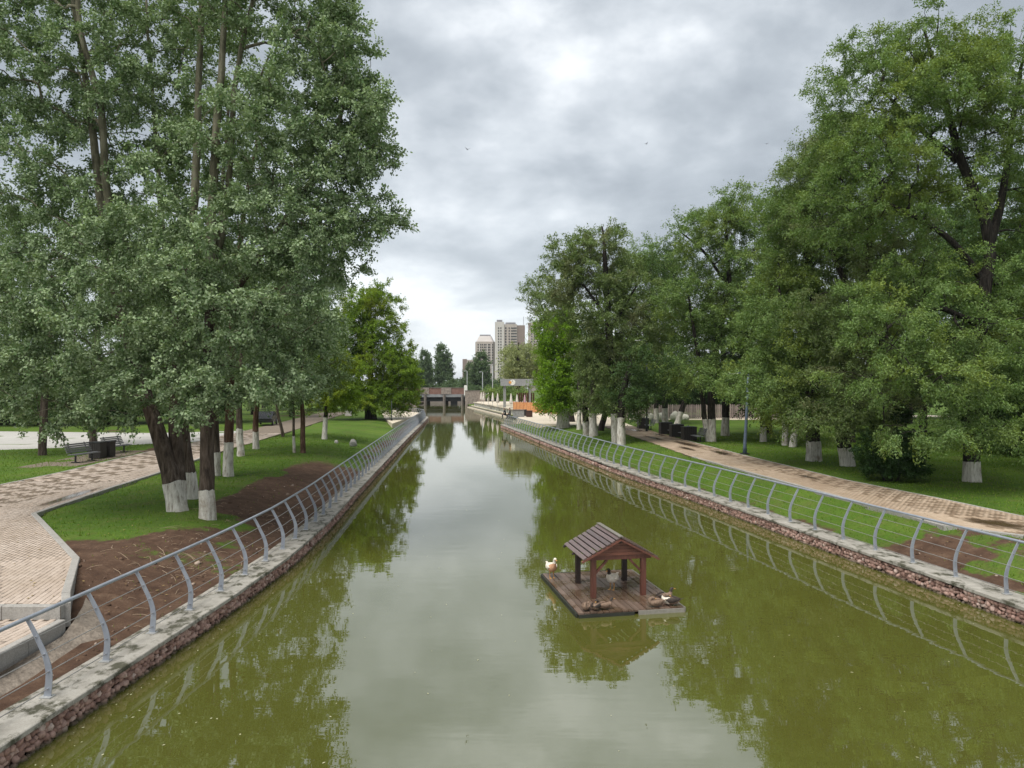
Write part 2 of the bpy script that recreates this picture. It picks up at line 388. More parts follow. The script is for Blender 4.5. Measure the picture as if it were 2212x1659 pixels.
# wood, metal, plain paints
def wood(name, c1, c2, rough=0.6, st=(14, 1.2, 14), wet=None):
    m = NT(name); geo = m.n("ShaderNodeNewGeometry"); oi = m.n("ShaderNodeObjectInfo").outputs["Random"]
    v = m.mapping(m.coord("Object"), st); a = m.noise(v, 1.5, 5, 0.65, 0.6)
    k = m.mr(m.math("FRACT", m.math("ADD", geo.outputs["Random Per Island"], oi)), 0, 1, 0.72, 1.2)
    c = m.ramp(a, [(0.3, c1), (0.7, c2)])
    c = m.mix(1.0, c, m.n("ShaderNodeCombineXYZ", {0: k, 1: k, 2: k}).outputs[0], 'MULTIPLY')
    rg = rough
    if wet:
        w = m.mr(m.noise(m.coord("World"), 1.6, 4, 0.6), 0.42, 0.60)
        c = m.mix(w, c, m.mix(0.75, c, wet)); rg = m.mr(w, 0, 1, rough, 0.16)
    return m.bsdf(c, rg, 0, 0.45, m.bump(a, 0.3, 0.006))
M['wood_red'] = wood("wood_red_brown", (0.090, 0.031, 0.020), (0.155, 0.060, 0.040), 0.5, (12, 12, 1.5))
M['wood_gable'] = wood("wood_gable", (0.115, 0.041, 0.026), (0.195, 0.078, 0.050), 0.5, (1.5, 12, 14))
M['wood_dark'] = wood("wood_dark", (0.016, 0.010, 0.008), (0.035, 0.022, 0.018), 0.5, (12, 12, 1.5))
M['wood_roof'] = wood("wood_roof", (0.080, 0.050, 0.043), (0.140, 0.097, 0.088), 0.32, (1.5, 12, 12))
M['wood_deck'] = wood("wood_deck", (0.112, 0.072, 0.052), (0.19, 0.135, 0.104), 0.42, (14, 1.2, 14), (0.085, 0.050, 0.028))
M['wood_edge'] = wood("wood_edge", (0.17, 0.155, 0.13), (0.27, 0.25, 0.215), 0.35, (8, 1, 8))
M['float'] = simple("dark_float", (0.012, 0.013, 0.010), (0.03, 0.032, 0.024), 5, 0.5)
M['slat_grey'] = wood("bench_slat", (0.145, 0.145, 0.152), (0.21, 0.21, 0.22), 0.45, (3, 3, 14))
M['iron'] = simple("black_iron", (0.014, 0.014, 0.015), (0.028, 0.028, 0.03), 8, 0.45)
M['bin'] = simple("bin_dark", (0.018, 0.016, 0.014), (0.035, 0.03, 0.027), 8, 0.5)
M['bin_brown'] = simple("bin_brown", (0.045, 0.022, 0.016), (0.075, 0.036, 0.026), 8, 0.5)
M['lamp_blue'] = simple("post_blue_grey", (0.085, 0.115, 0.165), (0.12, 0.155, 0.21), 5, 0.5)
M['lamp_dark'] = simple("post_dark", (0.022, 0.030, 0.030), (0.04, 0.05, 0.05), 5, 0.5)
M['lamp_pale'] = simple("post_pale", (0.36, 0.37, 0.37), (0.48, 0.49, 0.49), 5, 0.5)
M['white'] = simple("white_paint", (0.62, 0.60, 0.54), (0.76, 0.74, 0.68), 3, 0.7)
M['sheep'] = simple("white_plaster", (0.60, 0.57, 0.45), (0.74, 0.71, 0.60), 4, 0.85, 0.6, 14, dist=0.04)
M['picket'] = wood("picket_wood", (0.20, 0.16, 0.145), (0.32, 0.265, 0.24), 0.8, (8, 8, 1))
M['canvas'] = simple("parasol_canvas", (0.52, 0.47, 0.42), (0.68, 0.63, 0.57), 4, 0.85)
M['canvas_pink'] = simple("parasol_canvas_mauve", (0.36, 0.22, 0.25), (0.50, 0.33, 0.35), 4, 0.85)
M['orange'] = simple("orange_panel", (0.50, 0.185, 0.062), (0.68, 0.33, 0.14), 1.4, 0.7, 0.1, 6, coord="World")
M['orange_post'] = simple("orange_post", (0.36, 0.15, 0.06), (0.48, 0.22, 0.10), 3, 0.7)
M['fascia'] = simple("grey_fascia", (0.225, 0.225, 0.225), (0.29, 0.29, 0.29), 1.5, 0.55, 0.05, 10)
M['column'] = simple("grey_column", (0.19, 0.195, 0.185), (0.27, 0.275, 0.26), 3, 0.6)
M['stone_grey'] = simple("grey_stone", (0.15, 0.15, 0.145), (0.30, 0.30, 0.29), 4, 0.85, 0.5, 14, coord="World", dist=0.02)
M['rubble'] = simple("rubble_stone", (0.12, 0.095, 0.08), (0.33, 0.275, 0.235), 1.9, 0.9, 0.8, 5, coord="World", dist=0.05)
M['brick'] = simple("brick_red", (0.130, 0.062, 0.048), (0.235, 0.135, 0.108), 1.6, 0.85, 0.3, 9, coord="World")
M['beam'] = simple("bridge_beam", (0.17, 0.175, 0.18), (0.25, 0.255, 0.26), 1.2, 0.8, coord="World")
M['shade_block'] = simple("bridge_shade", (0.012, 0.013, 0.015), (0.02, 0.022, 0.024), 1.2, 0.9)  # shade below the bridge put into a near-black colour
M['pier'] = simple("bridge_pier", (0.11, 0.092, 0.08), (0.20, 0.172, 0.15), 1.0, 0.9, coord="World")
M['tower_cream'] = simple("tower_cream", (0.40, 0.335, 0.30), (0.46, 0.39, 0.35), 0.15, 0.85, 0.05, 1.5, coord="World")
M['tower_white'] = simple("tower_white", (0.52, 0.47, 0.445), (0.58, 0.53, 0.50), 0.15, 0.85, 0.05, 1.5, coord="World")
M['tower_brown'] = simple("tower_brown", (0.20, 0.145, 0.125), (0.25, 0.185, 0.16), 0.15, 0.85, 0.05, 1.5, coord="World")
M['tower_roof'] = simple("tower_roof", (0.17, 0.165, 0.175), (0.25, 0.24, 0.25), 0.3, 0.8, coord="World")
m = NT("window_glass"); M['glass'] = m.bsdf((0.028, 0.029, 0.034), 0.5, 0, 0.25)
M['rock'] = simple("lawn_rock", (0.25, 0.24, 0.22), (0.42, 0.40, 0.37), 4, 0.9, 0.7, 12, dist=0.03)
M['cloth'] = simple("dark_clothes", (0.010, 0.011, 0.014), (0.022, 0.023, 0.028), 8, 0.85)
M['cloth2'] = simple("dark_jacket", (0.016, 0.014, 0.016), (0.035, 0.028, 0.03), 8, 0.85)
M['skin'] = simple("skin", (0.40, 0.25, 0.18), (0.50, 0.32, 0.24), 8, 0.6, 0.05)
M['hair'] = simple("dark_hair", (0.012, 0.009, 0.008), (0.028, 0.02, 0.016), 20, 0.6)
M['car'] = simple("car_paint", (0.010, 0.011, 0.013), (0.018, 0.019, 0.022), 2, 0.25, 0.0)
M['lamp_glass'] = simple("lamp_lens", (0.6, 0.6, 0.58), (0.75, 0.74, 0.72), 2, 0.2, 0.0)
M['duck_white'] = simple("feather_white", (0.56, 0.49, 0.39), (0.78, 0.73, 0.63), 14, 0.85, 0.3, 60)
M['duck_buff'] = simple("feather_buff", (0.33, 0.16, 0.085), (0.50, 0.29, 0.17), 14, 0.85, 0.3, 60)
M['duck_brown'] = simple("feather_brown", (0.085, 0.052, 0.034), (0.27, 0.185, 0.13), 22, 0.85, 0.3, 60)
M['duck_dark'] = simple("feather_dark", (0.022, 0.017, 0.014), (0.06, 0.045, 0.036), 18, 0.8, 0.3, 60)
M['bill'] = simple("bill_orange", (0.42, 0.20, 0.05), (0.52, 0.28, 0.08), 8, 0.5)
M['bird'] = simple("bird_dark", (0.02, 0.02, 0.022), (0.04, 0.04, 0.044), 8, 0.8)
m = NT("puddle_water"); att = m.n("ShaderNodeAttribute", attribute_name="depth").outputs["Fac"]
f = m.mr(m.math("ADD", att, m.math("MULTIPLY", m.math("SUBTRACT", m.noise(m.coord("World"), 5.0, 4, 0.6), 0.5), 0.5)), 0.10, 0.75)
wb = m.n("ShaderNodeBsdfPrincipled", {"Base Color": (0.095, 0.062, 0.034), "Roughness": 0.06, "IOR": 1.33})
mx = m.n("ShaderNodeMixShader", {0: f, 1: m.n("ShaderNodeBsdfTransparent").outputs[0], 2: wb.outputs[0]})
m.t.links.new(mx.outputs[0], m.out.inputs[0]); M['puddle'] = m.mat
M['red_lamp'] = simple("sign_orange", (0.60, 0.26, 0.06), (0.72, 0.36, 0.10), 3, 0.6)

# ------------------------------------------------------------------ canal lines
LE = np.array([(-7.2,-40),(-6.9,0),(-6.42,9.3),(-6.05,16),(-5.98,20),(-6.25,25),(-6.75,31),(-7.85,45),(-9.4,65),(-12.6,108),(-13.1,112.6),(-22.8,137),(-24.5,170),(-27.5,205),(-28,262)])
RE = np.array([(22,-40),(13.2,0),(10.53,14.9),(7.79,31),(5.97,40.3),(2.9,60),(-1.24,88),(-1.45,89.6),(2.2,91),(1.6,112),(-1.2,121),(-11.2,182),(-13.6,205),(-14,262)])
def xl(Y): return np.interp(Y, LE[:, 1], LE[:, 0])
def xr(Y): return np.interp(Y, RE[:, 1], RE[:, 0])
COPE_W, COPE_Z = 0.72, 0.41
PATH_Z = 1.0

L_PATH = [(-8.0,12.8),(-8.4,13.6),(-9.9,16.4),(-14.7,22.2),(-15.6,28.4),(-16.1,32.7),(-17.6,42.5),(-18.8,53.8),(-20.6,70.7),(-23.3,92),(-26,115),(-31,115),(-29.9,111),(-24.7,69),(-23.2,56),(-22.1,43.8),(-20.8,33.6),(-20.5,29),(-20.5,12.8)]
L_ROAD = [(-90,36),(-32.2,45.6),(-28,48),(-23.0,52.5),(-24.4,66),(-31,62.5),(-46,65),(-90,72)]
R_PATH = [(18.6,14.2),(13.45,18.97),(12.2,20.4),(11.5,27.6),(10.2,40.7),(9.98,50.9),(9.3,74),(12.4,74),(12.9,53),(13.4,41.7),(14.05,30.7),(14.96,25.7),(15.5,21.6),(21.5,17.2)]
R_PLAZA = [(0.6,93),(2.9,79),(9.3,74),(12.4,74),(13.5,112),(5,126),(0.2,121),(2.3,112)]
L_PLAZA = [(-13.1,79),(-16.2,92),(-21.5,119),(-24,133),(-14.2,113),(-13.7,104)]
R_FAR = [(24,88),(60,98),(60,104),(24,95)]

def z_left(X, Y):
    d = (xl(Y) - COPE_W) - X
    w = np.clip(3.0 + (Y - 20) * 0.06, 3.0, 5.5)
    z = 0.36 + 0.62 * smooth01(d / w) + 0.07 * (fnoise(X*0.7, Y*0.7) - 0.5) * smooth01(d / 1.5)
    z = z - 0.10 * inpoly(X, Y, L_PATH) - 0.10 * inpoly(X, Y, L_PLAZA)
    z = np.where((Y < 12.9) & (X < -7.85), np.minimum(z, 0.45), z)
    return z
def z_right(X, Y):
    d = X - (xr(Y) + COPE_W)
    w = np.clip(2.1 + (Y - 20) * 0.08, 2.1, 5.0)
    z = 0.36 + 0.62 * smooth01(d / w) + 0.07 * (fnoise(X*0.7+31, Y*0.7) - 0.5) * smooth01(d / 1.5)
    return z - 0.10 * inpoly(X, Y, R_PATH) - 0.10 * inpoly(X, Y, R_PLAZA)
def soil_left(X, Y):
    d = (xl(Y) - COPE_W) - X
    s = 0.95 * smooth01((4.3 - d) / 1.8) * smooth01((48 - Y) / 14)
    s = np.maximum(s, 0.66 * smooth01((1.9 - d) / 1.2))
    s = np.maximum(s, 0.95 * smooth01((7.0 - d) / 2.2) * smooth01((20.0 - Y) / 2.6))
    s = s - 0.38 * smooth01((fnoise(X*0.55+3, Y*0.45) - 0.56) / 0.12) * (Y > 17) - 0.75 * np.exp(-((X+10.0)**2 + (Y-21.5)**2) / 3.0)
    s = np.maximum(s, 0.75 * smooth01((fnoise(X*0.25, Y*0.3+7) - 0.60) / 0.1) * (X < -22))
    return np.clip(s, 0, 1)
def soil_right(X, Y):
    d = X - (xr(Y) + COPE_W)
    s = 0.98 * smooth01((3.0 - d) / 0.8) * smooth01((21.8 - Y) / 2.5)
    s = np.maximum(s, 0.60 * smooth01((0.9 - d) / 0.7) * smooth01((60 - Y) / 20))
    s = s - 0.6 * smooth01((fnoise(X*0.9+3, Y*0.9) - 0.55) / 0.1)
    s = np.maximum(s, 0.42 * np.exp(-((X - 15.4 + (Y-22)*0.07)**2) / 0.6) * (Y < 45))
    return np.clip(s, 0, 1)

def ground(name, side, zf, sf):
    ds = np.concatenate([np.arange(0, 6, 0.25), np.arange(6, 16, 0.5), np.arange(16, 40, 1.5), [44, 52, 64, 84, 120, 200, 400, 900, 2500]])
    ys = np.concatenate([np.arange(-30, 8, 2.0), np.arange(8, 46, 0.4), np.arange(46, 90, 1.0), np.arange(90, 140, 1.0), np.arange(140, 262, 6), [262]])
    D, YY = np.meshgrid(ds, ys)
    XX = (xl(YY) - COPE_W + 0.1 - D) if side < 0 else (xr(YY) + COPE_W - 0.1 + D)
    ZZ = zf(XX, YY); S = sf(XX, YY)
    ny, nx = D.shape
    V = np.stack([XX, YY, ZZ], -1).reshape(-1, 3)
    i = np.arange(ny - 1)[:, None] * nx + np.arange(nx - 1)[None, :]
    F = np.stack([i, i + 1, i + nx + 1, i + nx], -1).reshape(-1, 4)
    if side < 0: F = F[:, ::-1]
    me = arr_mesh(name, V, F, M['turf'], smooth=True)
    me.attributes.new("soil", 'FLOAT', 'POINT').data.foreach_set('value', S.ravel().astype(np.float32))
    return tag(link(name, me), kind='structure')
ground('lawn', -1, z_left, soil_left)
ground('lawn', 1, z_right, soil_right)
# land beyond the end of the canal, out to the horizon
mb = MB(); mb.add([(-2600,262,0.95),(2600,262,0.95),(2600,5200,0.95),(-2600,5200,0.95)], [(0,1,2,3)])
mb.add([(-2600,262,0.95),(2600,262,0.95),(2600,262,-0.6),(-2600,262,-0.6)], [(0,3,2,1)])
tag(mb.build('ground', M['turf']), kind='structure')
mb = MB(); mb.add([(-30,-60,0),(30,-60,0),(30,261.9,0),(-30,261.9,0)], [(0,1,2,3)])
tag(mb.build('canal_water', M['water']), kind='structure')

# ------------------------------------------------------------------ paved surfaces
def sheet(name, poly, z, mat, skirt=0.4, side_mat=None):
    mb = MB(); mb.prism(poly, z - skirt, z)
    me = mb.mesh(name, mat)
    return tag(link(name, me), kind='structure')
def prism_ccw(poly):
    a = sum(poly[i][0]*poly[(i+1)%len(poly)][1] - poly[(i+1)%len(poly)][0]*poly[i][1] for i in range(len(poly)))
    return poly if a > 0 else poly[::-1]
left_path = sheet('path', prism_ccw(L_PATH), PATH_Z, M['joint'], 0.75)
left_step = sheet('step_landing', [(-20.5,2.0),(-7.95,2.0),(-7.95,12.79),(-20.5,12.79)], 0.78, M['joint'], 0.55)
right_path = sheet('path', prism_ccw(R_PATH), PATH_Z, M['joint'], 0.5)
sheet('road', prism_ccw(L_ROAD), 0.995, M['road'], 0.2)
sheet('plaza', prism_ccw(R_PLAZA), PATH_Z, M['cream'], 0.75)
sheet('plaza', prism_ccw(L_PLAZA), PATH_Z, M['cream'], 0.75)
sheet('road', prism_ccw(R_FAR), 1.01, M['cream'], 0.3)

def in_view(x, y, z, m=0):
    px = CX + x * FPX / y; py = HY + (CAMZ - z) * FPX / y
    return (px > -m) & (px < 2212 + m) & (py < 1659 + m) & (y > 1)
PV = {}
def pavers(parent, poly, ang, ymax, size, mats, zbase, cell, off, band=None, nparts=300, ymin=0, mass=True):
    L, W = size; g = 0.007
    ca, sa = math.cos(ang), math.sin(ang)
    xs = [p[0] for p in poly]; ys = [p[1] for p in poly]
    cx, cy = (min(xs)+max(xs))/2, (min(ys)+max(ys))/2
    rad = math.hypot(max(xs)-min(xs), max(ys)-min(ys))/2 + 1
    vi = np.arange(-int(rad/W), int(rad/W)); ui = np.arange(-int(rad/L), int(rad/L))
    U, Vv = np.meshgrid(ui, vi); u = (U + 0.5*(Vv % 2))*L; v = Vv*W
    X = (cx + u*ca - v*sa).ravel(); Y = (cy + u*sa + v*ca).ravel()
    k = inpoly(X, Y, poly) & (Y < ymax) & (Y >= ymin) & (X > -40)
    k &= in_view(X, Y, zbase, 60)
    u = u.ravel()[k]; v = v.ravel()[k]; X = X[k]; Y = Y[k]
    dark = ((np.floor(u/cell) + np.floor(v/cell)) % 2 == 0) if band is None else ((np.floor(u/cell) + np.floor(v/cell)) % 2 == 0) & band(X, Y)
    r = np.random.default_rng(5)
    dark = dark & (r.random(len(X)) < 0.9)
    h = zbase + 0.022 + r.normal(0, 0.002, len(X))
    dist = np.where(in_view(X, Y, zbase), np.hypot(X, Y), 1e9); order = np.argsort(dist)
    near = order[:nparts]; rest = order[nparts:]
    l, w = L/2 - g/2, W/2 - g/2; b = 0.006
    key = (L, W)
    if nparts:
        vs = [(-l,-w,-.022),(l,-w,-.022),(l,w,-.022),(-l,w,-.022),(-l,-w,-b),(l,-w,-b),(l,w,-b),(-l,w,-b),(-l+b,-w+b,0),(l-b,-w+b,0),(l-b,w-b,0),(-l+b,w-b,0)]
        fs = [(8,9,10,11)] + [(i,(i+1)%4,4+(i+1)%4,4+i) for i in range(4)] + [(4+i,4+(i+1)%4,8+(i+1)%4,8+i) for i in range(4)]
        mes = [MB().add(vs, fs).mesh('paver', mm) for mm in mats]
        for i in near: link('paver', mes[1 if dark[i] else 0], parent, (X[i], Y[i], h[i]), ang + r.normal(0, 0.008))
    n = len(rest)
    if n and mass:
        cor = np.array([(-l,-w),(l,-w),(l,w),(-l,w)])
        cx_ = X[rest][:, None] + cor[None, :, 0]*ca - cor[None, :, 1]*sa
        cy_ = Y[rest][:, None] + cor[None, :, 0]*sa + cor[None, :, 1]*ca
        top = np.stack([cx_, cy_, np.repeat(h[rest][:, None], 4, 1)], -1); bot = top.copy(); bot[:, :, 2] = zbase - 0.002
        V = np.concatenate([top, bot], 1).reshape(-1, 3)
        f = np.array([(0,1,2,3),(4,5,1,0),(5,6,2,1),(6,7,3,2),(7,4,0,3)])
        F = (np.arange(n)[:, None, None]*8 + f[None]).reshape(-1, 4)
        mi = np.repeat(dark[rest].astype(int), 5)
        tag(link('paver_field', arr_mesh('paver_field', V, F, mats, mi), parent), kind='stuff')
pm = (M['paver'], M['paver_dark'])
pavers(left_step, [(-20.5,2.0),(-7.95,2.0),(-7.95,12.79),(-20.5,12.79)], R(90), 12.7, (0.2, 0.1), pm, 0.78, 0.8, 0, lambda X, Y: Y < 0, 60)
pavers(left_path, L_PATH, R(104), 30, (0.2, 0.1), pm, PATH_Z, 0.62, 0, lambda X, Y: (Y > 23) & (X < -16.6 - (Y-23)*0.06), 240, 12.97)
pavers(left_path, L_PATH, R(97), 62, (0.4, 0.2), pm, PATH_Z, 0.8, 0, lambda X, Y: (X < -17.2 - (Y-28)*0.1), 0, 30.2)
pr = (M['paver_right'], M['paver_right_dark'])
pavers(right_path, R_PATH, R(100), 34, (0.2, 0.1), pr, PATH_Z, 0.42, 0, lambda X, Y: (X > 13.3 - (Y-20)*0.075) & (X < 15.0 - (Y-20)*0.03), 300)
pavers(right_path, R_PATH, R(97), 66, (0.4, 0.2), pr, PATH_Z, 0.6, 0, lambda X, Y: (X > 12.6 - (Y-28)*0.03), 0, 34.2)

# kerbs: one stone after another
def kerb_line(parent, pts, w, z0, z1, mat, seg=1.0, name='kerb_stone'):
    for (ax, ay), (bx, by) in zip(pts[:-1], pts[1:]):
        L = math.hypot(bx-ax, by-ay); n = max(1, round(L/seg)); a = math.atan2(by-ay, bx-ax)
        for i in range(n):
            t = (i+0.5)/n
            key = (round(L/n, 3), w, round(z1-z0, 3), mat.name)
            if key not in PV:
                hl, hw, hh, b = L/n/2-0.006, w/2, z1-z0, 0.012
                vs = [(-hl,-hw,0),(hl,-hw,0),(hl,hw,0),(-hl,hw,0),(-hl,-hw,hh-b),(hl,-hw,hh-b),(hl,hw,hh-b),(-hl,hw,hh-b),(-hl+b,-hw+b,hh),(hl-b,-hw+b,hh),(hl-b,hw-b,hh),(-hl+b,hw-b,hh)]
                fs = [(8,9,10,11)] + [(i_,(i_+1)%4,4+(i_+1)%4,4+i_) for i_ in range(4)] + [(4+i_,4+(i_+1)%4,8+(i_+1)%4,8+i_) for i_ in range(4)]
                PV[key] = MB().add(vs, fs).mesh(name, mat)
            link(name, PV[key], parent, (ax+(bx-ax)*t, ay+(by-ay)*t, z0 + random.gauss(0, 0.004)), a)
kerb_line(left_path, [(-20.5,12.86),(-8.0,12.86)], 0.14, 0.79, 1.035, M['kerb'])
kerb_line(left_path, [(-8.0,12.95),(-8.4,13.6),(-9.9,16.4),(-14.7,22.2),(-15.6,28.4),(-16.1,32.7),(-17.6,42.5)], 0.15, 0.62, 1.055, M['kerb'])
kerb_line(left_path, [(-20.5,12.8),(-20.5,29),(-20.8,33.6),(-22.1,43.8)], 0.10, 0.7, 1.035, M['kerb'])
kerb_line(left_step, [(-7.95,4),(-7.95,12.75)], 0.14, 0.5, 0.815, M['kerb'])
kerb_line(right_path, [(18.6,14.2),(13.45,18.97),(12.2,20.4),(11.5,27.6),(10.2,40.7)], 0.13, 0.6, 1.04, M['kerb'])
kerb_line(right_path, [(21.5,17.2),(15.5,21.6),(14.96,25.7),(14.05,30.7),(13.4,41.7),(12.9,53)], 0.10, 0.7, 1.03, M['kerb'])
# rough concrete footing showing under the near kerbs
mb = MB(); r_ = np.random.default_rng(3)
foot = [(-7.85,2),(-7.85,6),(-7.86,9),(-7.86,11),(-7.84,12.6),(-7.9,13.0),(-8.25,13.8),(-8.95,15.2),(-9.75,16.6)]
top = [(x + 0.02, y, 0.60 if y < 12.7 else 0.72) for x, y in foot]; n = len(foot)
rows = []
for k, (dx, dz) in enumerate(((0.0, 0.0), (0.12, -0.07), (0.34, -0.18), (0.55, -0.34), (0.75, -0.60))):
    rows.append([(x + (dx + r_.normal(0, 0.03))*(1 if y < 15 else 0.5), y + r_.normal(0, 0.05), z + dz + r_.normal(0, 0.02)) for x, y, z in top])
vs = [p for rw in rows for p in rw]
mb.add(vs, [(a*n+i, a*n+i+1, (a+1)*n+i+1, (a+1)*n+i) for a in range(4) for i in range(n-1)])
fo = mb.build('footing', M['concrete_rough'], smooth=True); sub = fo.modifiers.new('sub', 'SUBSURF'); sub.levels = sub.render_levels = 2; sub.subdivision_type = 'SIMPLE'
tag(fo, kind='structure')

# puddles standing on the paths
def puddle(x, y, rx, ry, a, z):
    mb = MB(); n = 26; vs = []
    for i in range(n):
        t = 2*math.pi*i/n; k = 0.8 + 0.9*float(vnoise(3+math.cos(t)*1.6+x, 5+math.sin(t)*1.6+y))
        u, v = math.cos(t)*rx*k, math.sin(t)*ry*k
        vs.append((u*math.cos(a)-v*math.sin(a), u*math.sin(a)+v*math.cos(a), 0))
    vs.append((0, 0, 0)); mb.add(vs, [(i, (i+1) % n, n) for i in range(n)])
    o = mb.build('puddle', M['puddle'], loc=(x, y, z))
    o.data.attributes.new("depth", 'FLOAT', 'POINT').data.foreach_set('value', [0.0]*n + [1.0])
    return tag(o, kind='structure')
puddle(-15.75, 25.6, 0.26, 2.3, R(9), PATH_Z + 0.029)

puddle(13.9, 20.6, 0.9, 0.55, R(100), PATH_Z + 0.030)
puddle(16.3, 18.5, 1.1, 0.5, R(125), PATH_Z + 0.030)
puddle(12.9, 31.5, 0.18, 0.9, R(5), PATH_Z + 0.030)
for x, y, rx, ry in ((12.5,43,0.4,2.0),(11.2,46,0.35,1.8),(12.0,50,0.5,2.5),(11.0,56,0.4,2.4),(12.2,60,0.4,2.2),(11.3,66,0.5,2.6)): puddle(x, y, rx, ry, R(3), PATH_Z + 0.030)

# ------------------------------------------------------------------ canal walls: coping slabs on gabion stone
def ico_stone(seed):
    r = np.random.default_rng(seed); t = (1+5**0.5)/2
    V = np.array([(-1,t,0),(1,t,0),(-1,-t,0),(1,-t,0),(0,-1,t),(0,1,t),(0,-1,-t),(0,1,-t),(t,0,-1),(t,0,1),(-t,0,-1),(-t,0,1)], float)
    V /= np.linalg.norm(V[0]); V *= r.uniform(0.75, 1.15, (12, 1)); V *= r.uniform(0.75, 1.25, (1, 3))
    F = np.array([(0,11,5),(0,5,1),(0,1,7),(0,7,10),(0,10,11),(1,5,9),(5,11,4),(11,10,2),(10,7,6),(7,1,8),(3,9,4),(3,4,2),(3,2,6),(3,6,8),(3,8,9),(4,9,5),(2,4,11),(6,2,10),(8,6,7),(9,8,1)])
    return V, F
STONES = [ico_stone(i) for i in range(12)]
STONE_ME = [arr_mesh('stone', V, F, M['stone']) for V, F in STONES]
def canal_wall(label, ef, side, y0, y1, seed, far=False):
    w = thing('canal_wall', label, 'canal wall', (float(ef(y0)), y0, 0))
    ox, oy = float(ef(y0)), y0
    ys = np.arange(y0, y1, 1.8); ys[-1] = y1
    mbk = MB()
    for a, b in zip(ys[:-1], ys[1:]):
        mb = MB(); g = 0.004
        A, B = float(ef(a)), float(ef(b))
        p = [(A - side*0.035 - ox, a+g-oy), (A + side*COPE_W - ox, a+g-oy), (B + side*COPE_W - ox, b-g-oy), (B - side*0.035 - ox, b-g-oy)]
        if side < 0: p = p[::-1]
        dz = random.gauss(0, 0.004)
        mb.prism(p, 0.325+dz, COPE_Z+dz); o = mb.build('coping_slab', M['coping'], w)
        bv = o.modifiers.new('b', 'BEVEL'); bv.width = 0.012; bv.segments = 1
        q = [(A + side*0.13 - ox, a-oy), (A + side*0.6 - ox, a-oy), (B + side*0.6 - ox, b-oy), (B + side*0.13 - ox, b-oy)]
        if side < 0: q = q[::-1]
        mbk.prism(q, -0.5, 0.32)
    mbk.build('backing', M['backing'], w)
    r = np.random.default_rng(seed); P = []
    y = y0
    while y < y1:
        s = 0.060 if y < 22 else (0.062 if y < 42 else 0.11)
        z = 0.0
        while z < 0.30:
            P.append((float(ef(y)) + side*(0.055 + r.uniform(-0.02, 0.03)), y + r.uniform(-0.4, 0.4)*s, z + r.uniform(-0.3, 0.3)*s, s*r.uniform(0.8, 1.3)))
            z += s*1.45
        y += s*1.5
    P = np.array(P)
    vis = in_view(P[:, 0], P[:, 1], P[:, 2])
    sz = np.where(vis, P[:, 3]/P[:, 1], 0); order = np.argsort(-sz)
    near, rest = order[:300], order[300:]
    for i in near:
        o = link('stone', STONE_ME[r.integers(12)], w, (P[i,0]-ox, P[i,1]-oy, P[i,2]))
        o.rotation_euler = r.uniform(0, 6.28, 3); o.scale = (P[i,3],)*3
    VV, FF, off = [], [], 0
    for i in rest:
        V, F = STONES[r.integers(12)]; a = r.uniform(0, 6.28); c, s_ = math.cos(a), math.sin(a)
        V = V @ np.array([(c, -s_, 0), (s_, c, 0), (0, 0, 1)])
        VV.append(V*P[i,3] + P[i,:3] - (ox, oy, 0)); FF.append(F + off); off += 12
    tag(link('stone_fill', arr_mesh('stone_fill', np.concatenate(VV), np.concatenate(FF), M['stone']), w), kind='stuff')
    return w
canal_wall('low pink stone canal wall with mossy concrete coping below the bare soil bank and leaning poplars', xl, -1, 5.0, 112.4, 1)
canal_wall('low pink stone canal wall with concrete coping beside the tan paver path and duck house', xr, 1, 11.0, 89.4, 2)

# ------------------------------------------------------------------ railings
def prof(z):           # how far a post leans to the land at height z
    t = np.clip((z - 0.30) / 0.82, 0, 1); return 0.30 * t ** 1.7 - 0.03 * np.sin(np.pi * np.clip(z / 0.8, 0, 1))
POST_H = 1.12
def post_mesh(side):
    mb = MB(); zs = np.linspace(0, POST_H, 11); vs = []
    for z in zs:
        o = float(prof(z)) ; hw = 0.055 - 0.018*(z/POST_H)
        dz = 0.0; dt = 0.006
        for dx, dy in ((-hw, -dt), (hw, -dt), (hw, dt), (-hw, dt)): vs.append((side*(o + dx), dy, z))
    fs = []
    for i in range(10):
        for j in range(4): fs.append((i*4+j, i*4+(j+1)%4, (i+1)*4+(j+1)%4, (i+1)*4+j))
    fs += [(3,2,1,0), (40,41,42,43)]
    if side < 0: fs = [f[::-1] for f in fs]
    mb.add(vs, fs)
    for z in (0.12, 0.37, 0.62, 0.87): mb.box((side*float(prof(z)), 0, z), (0.03, 0.03, 0.024))
    return mb.mesh('post', M['rail'])
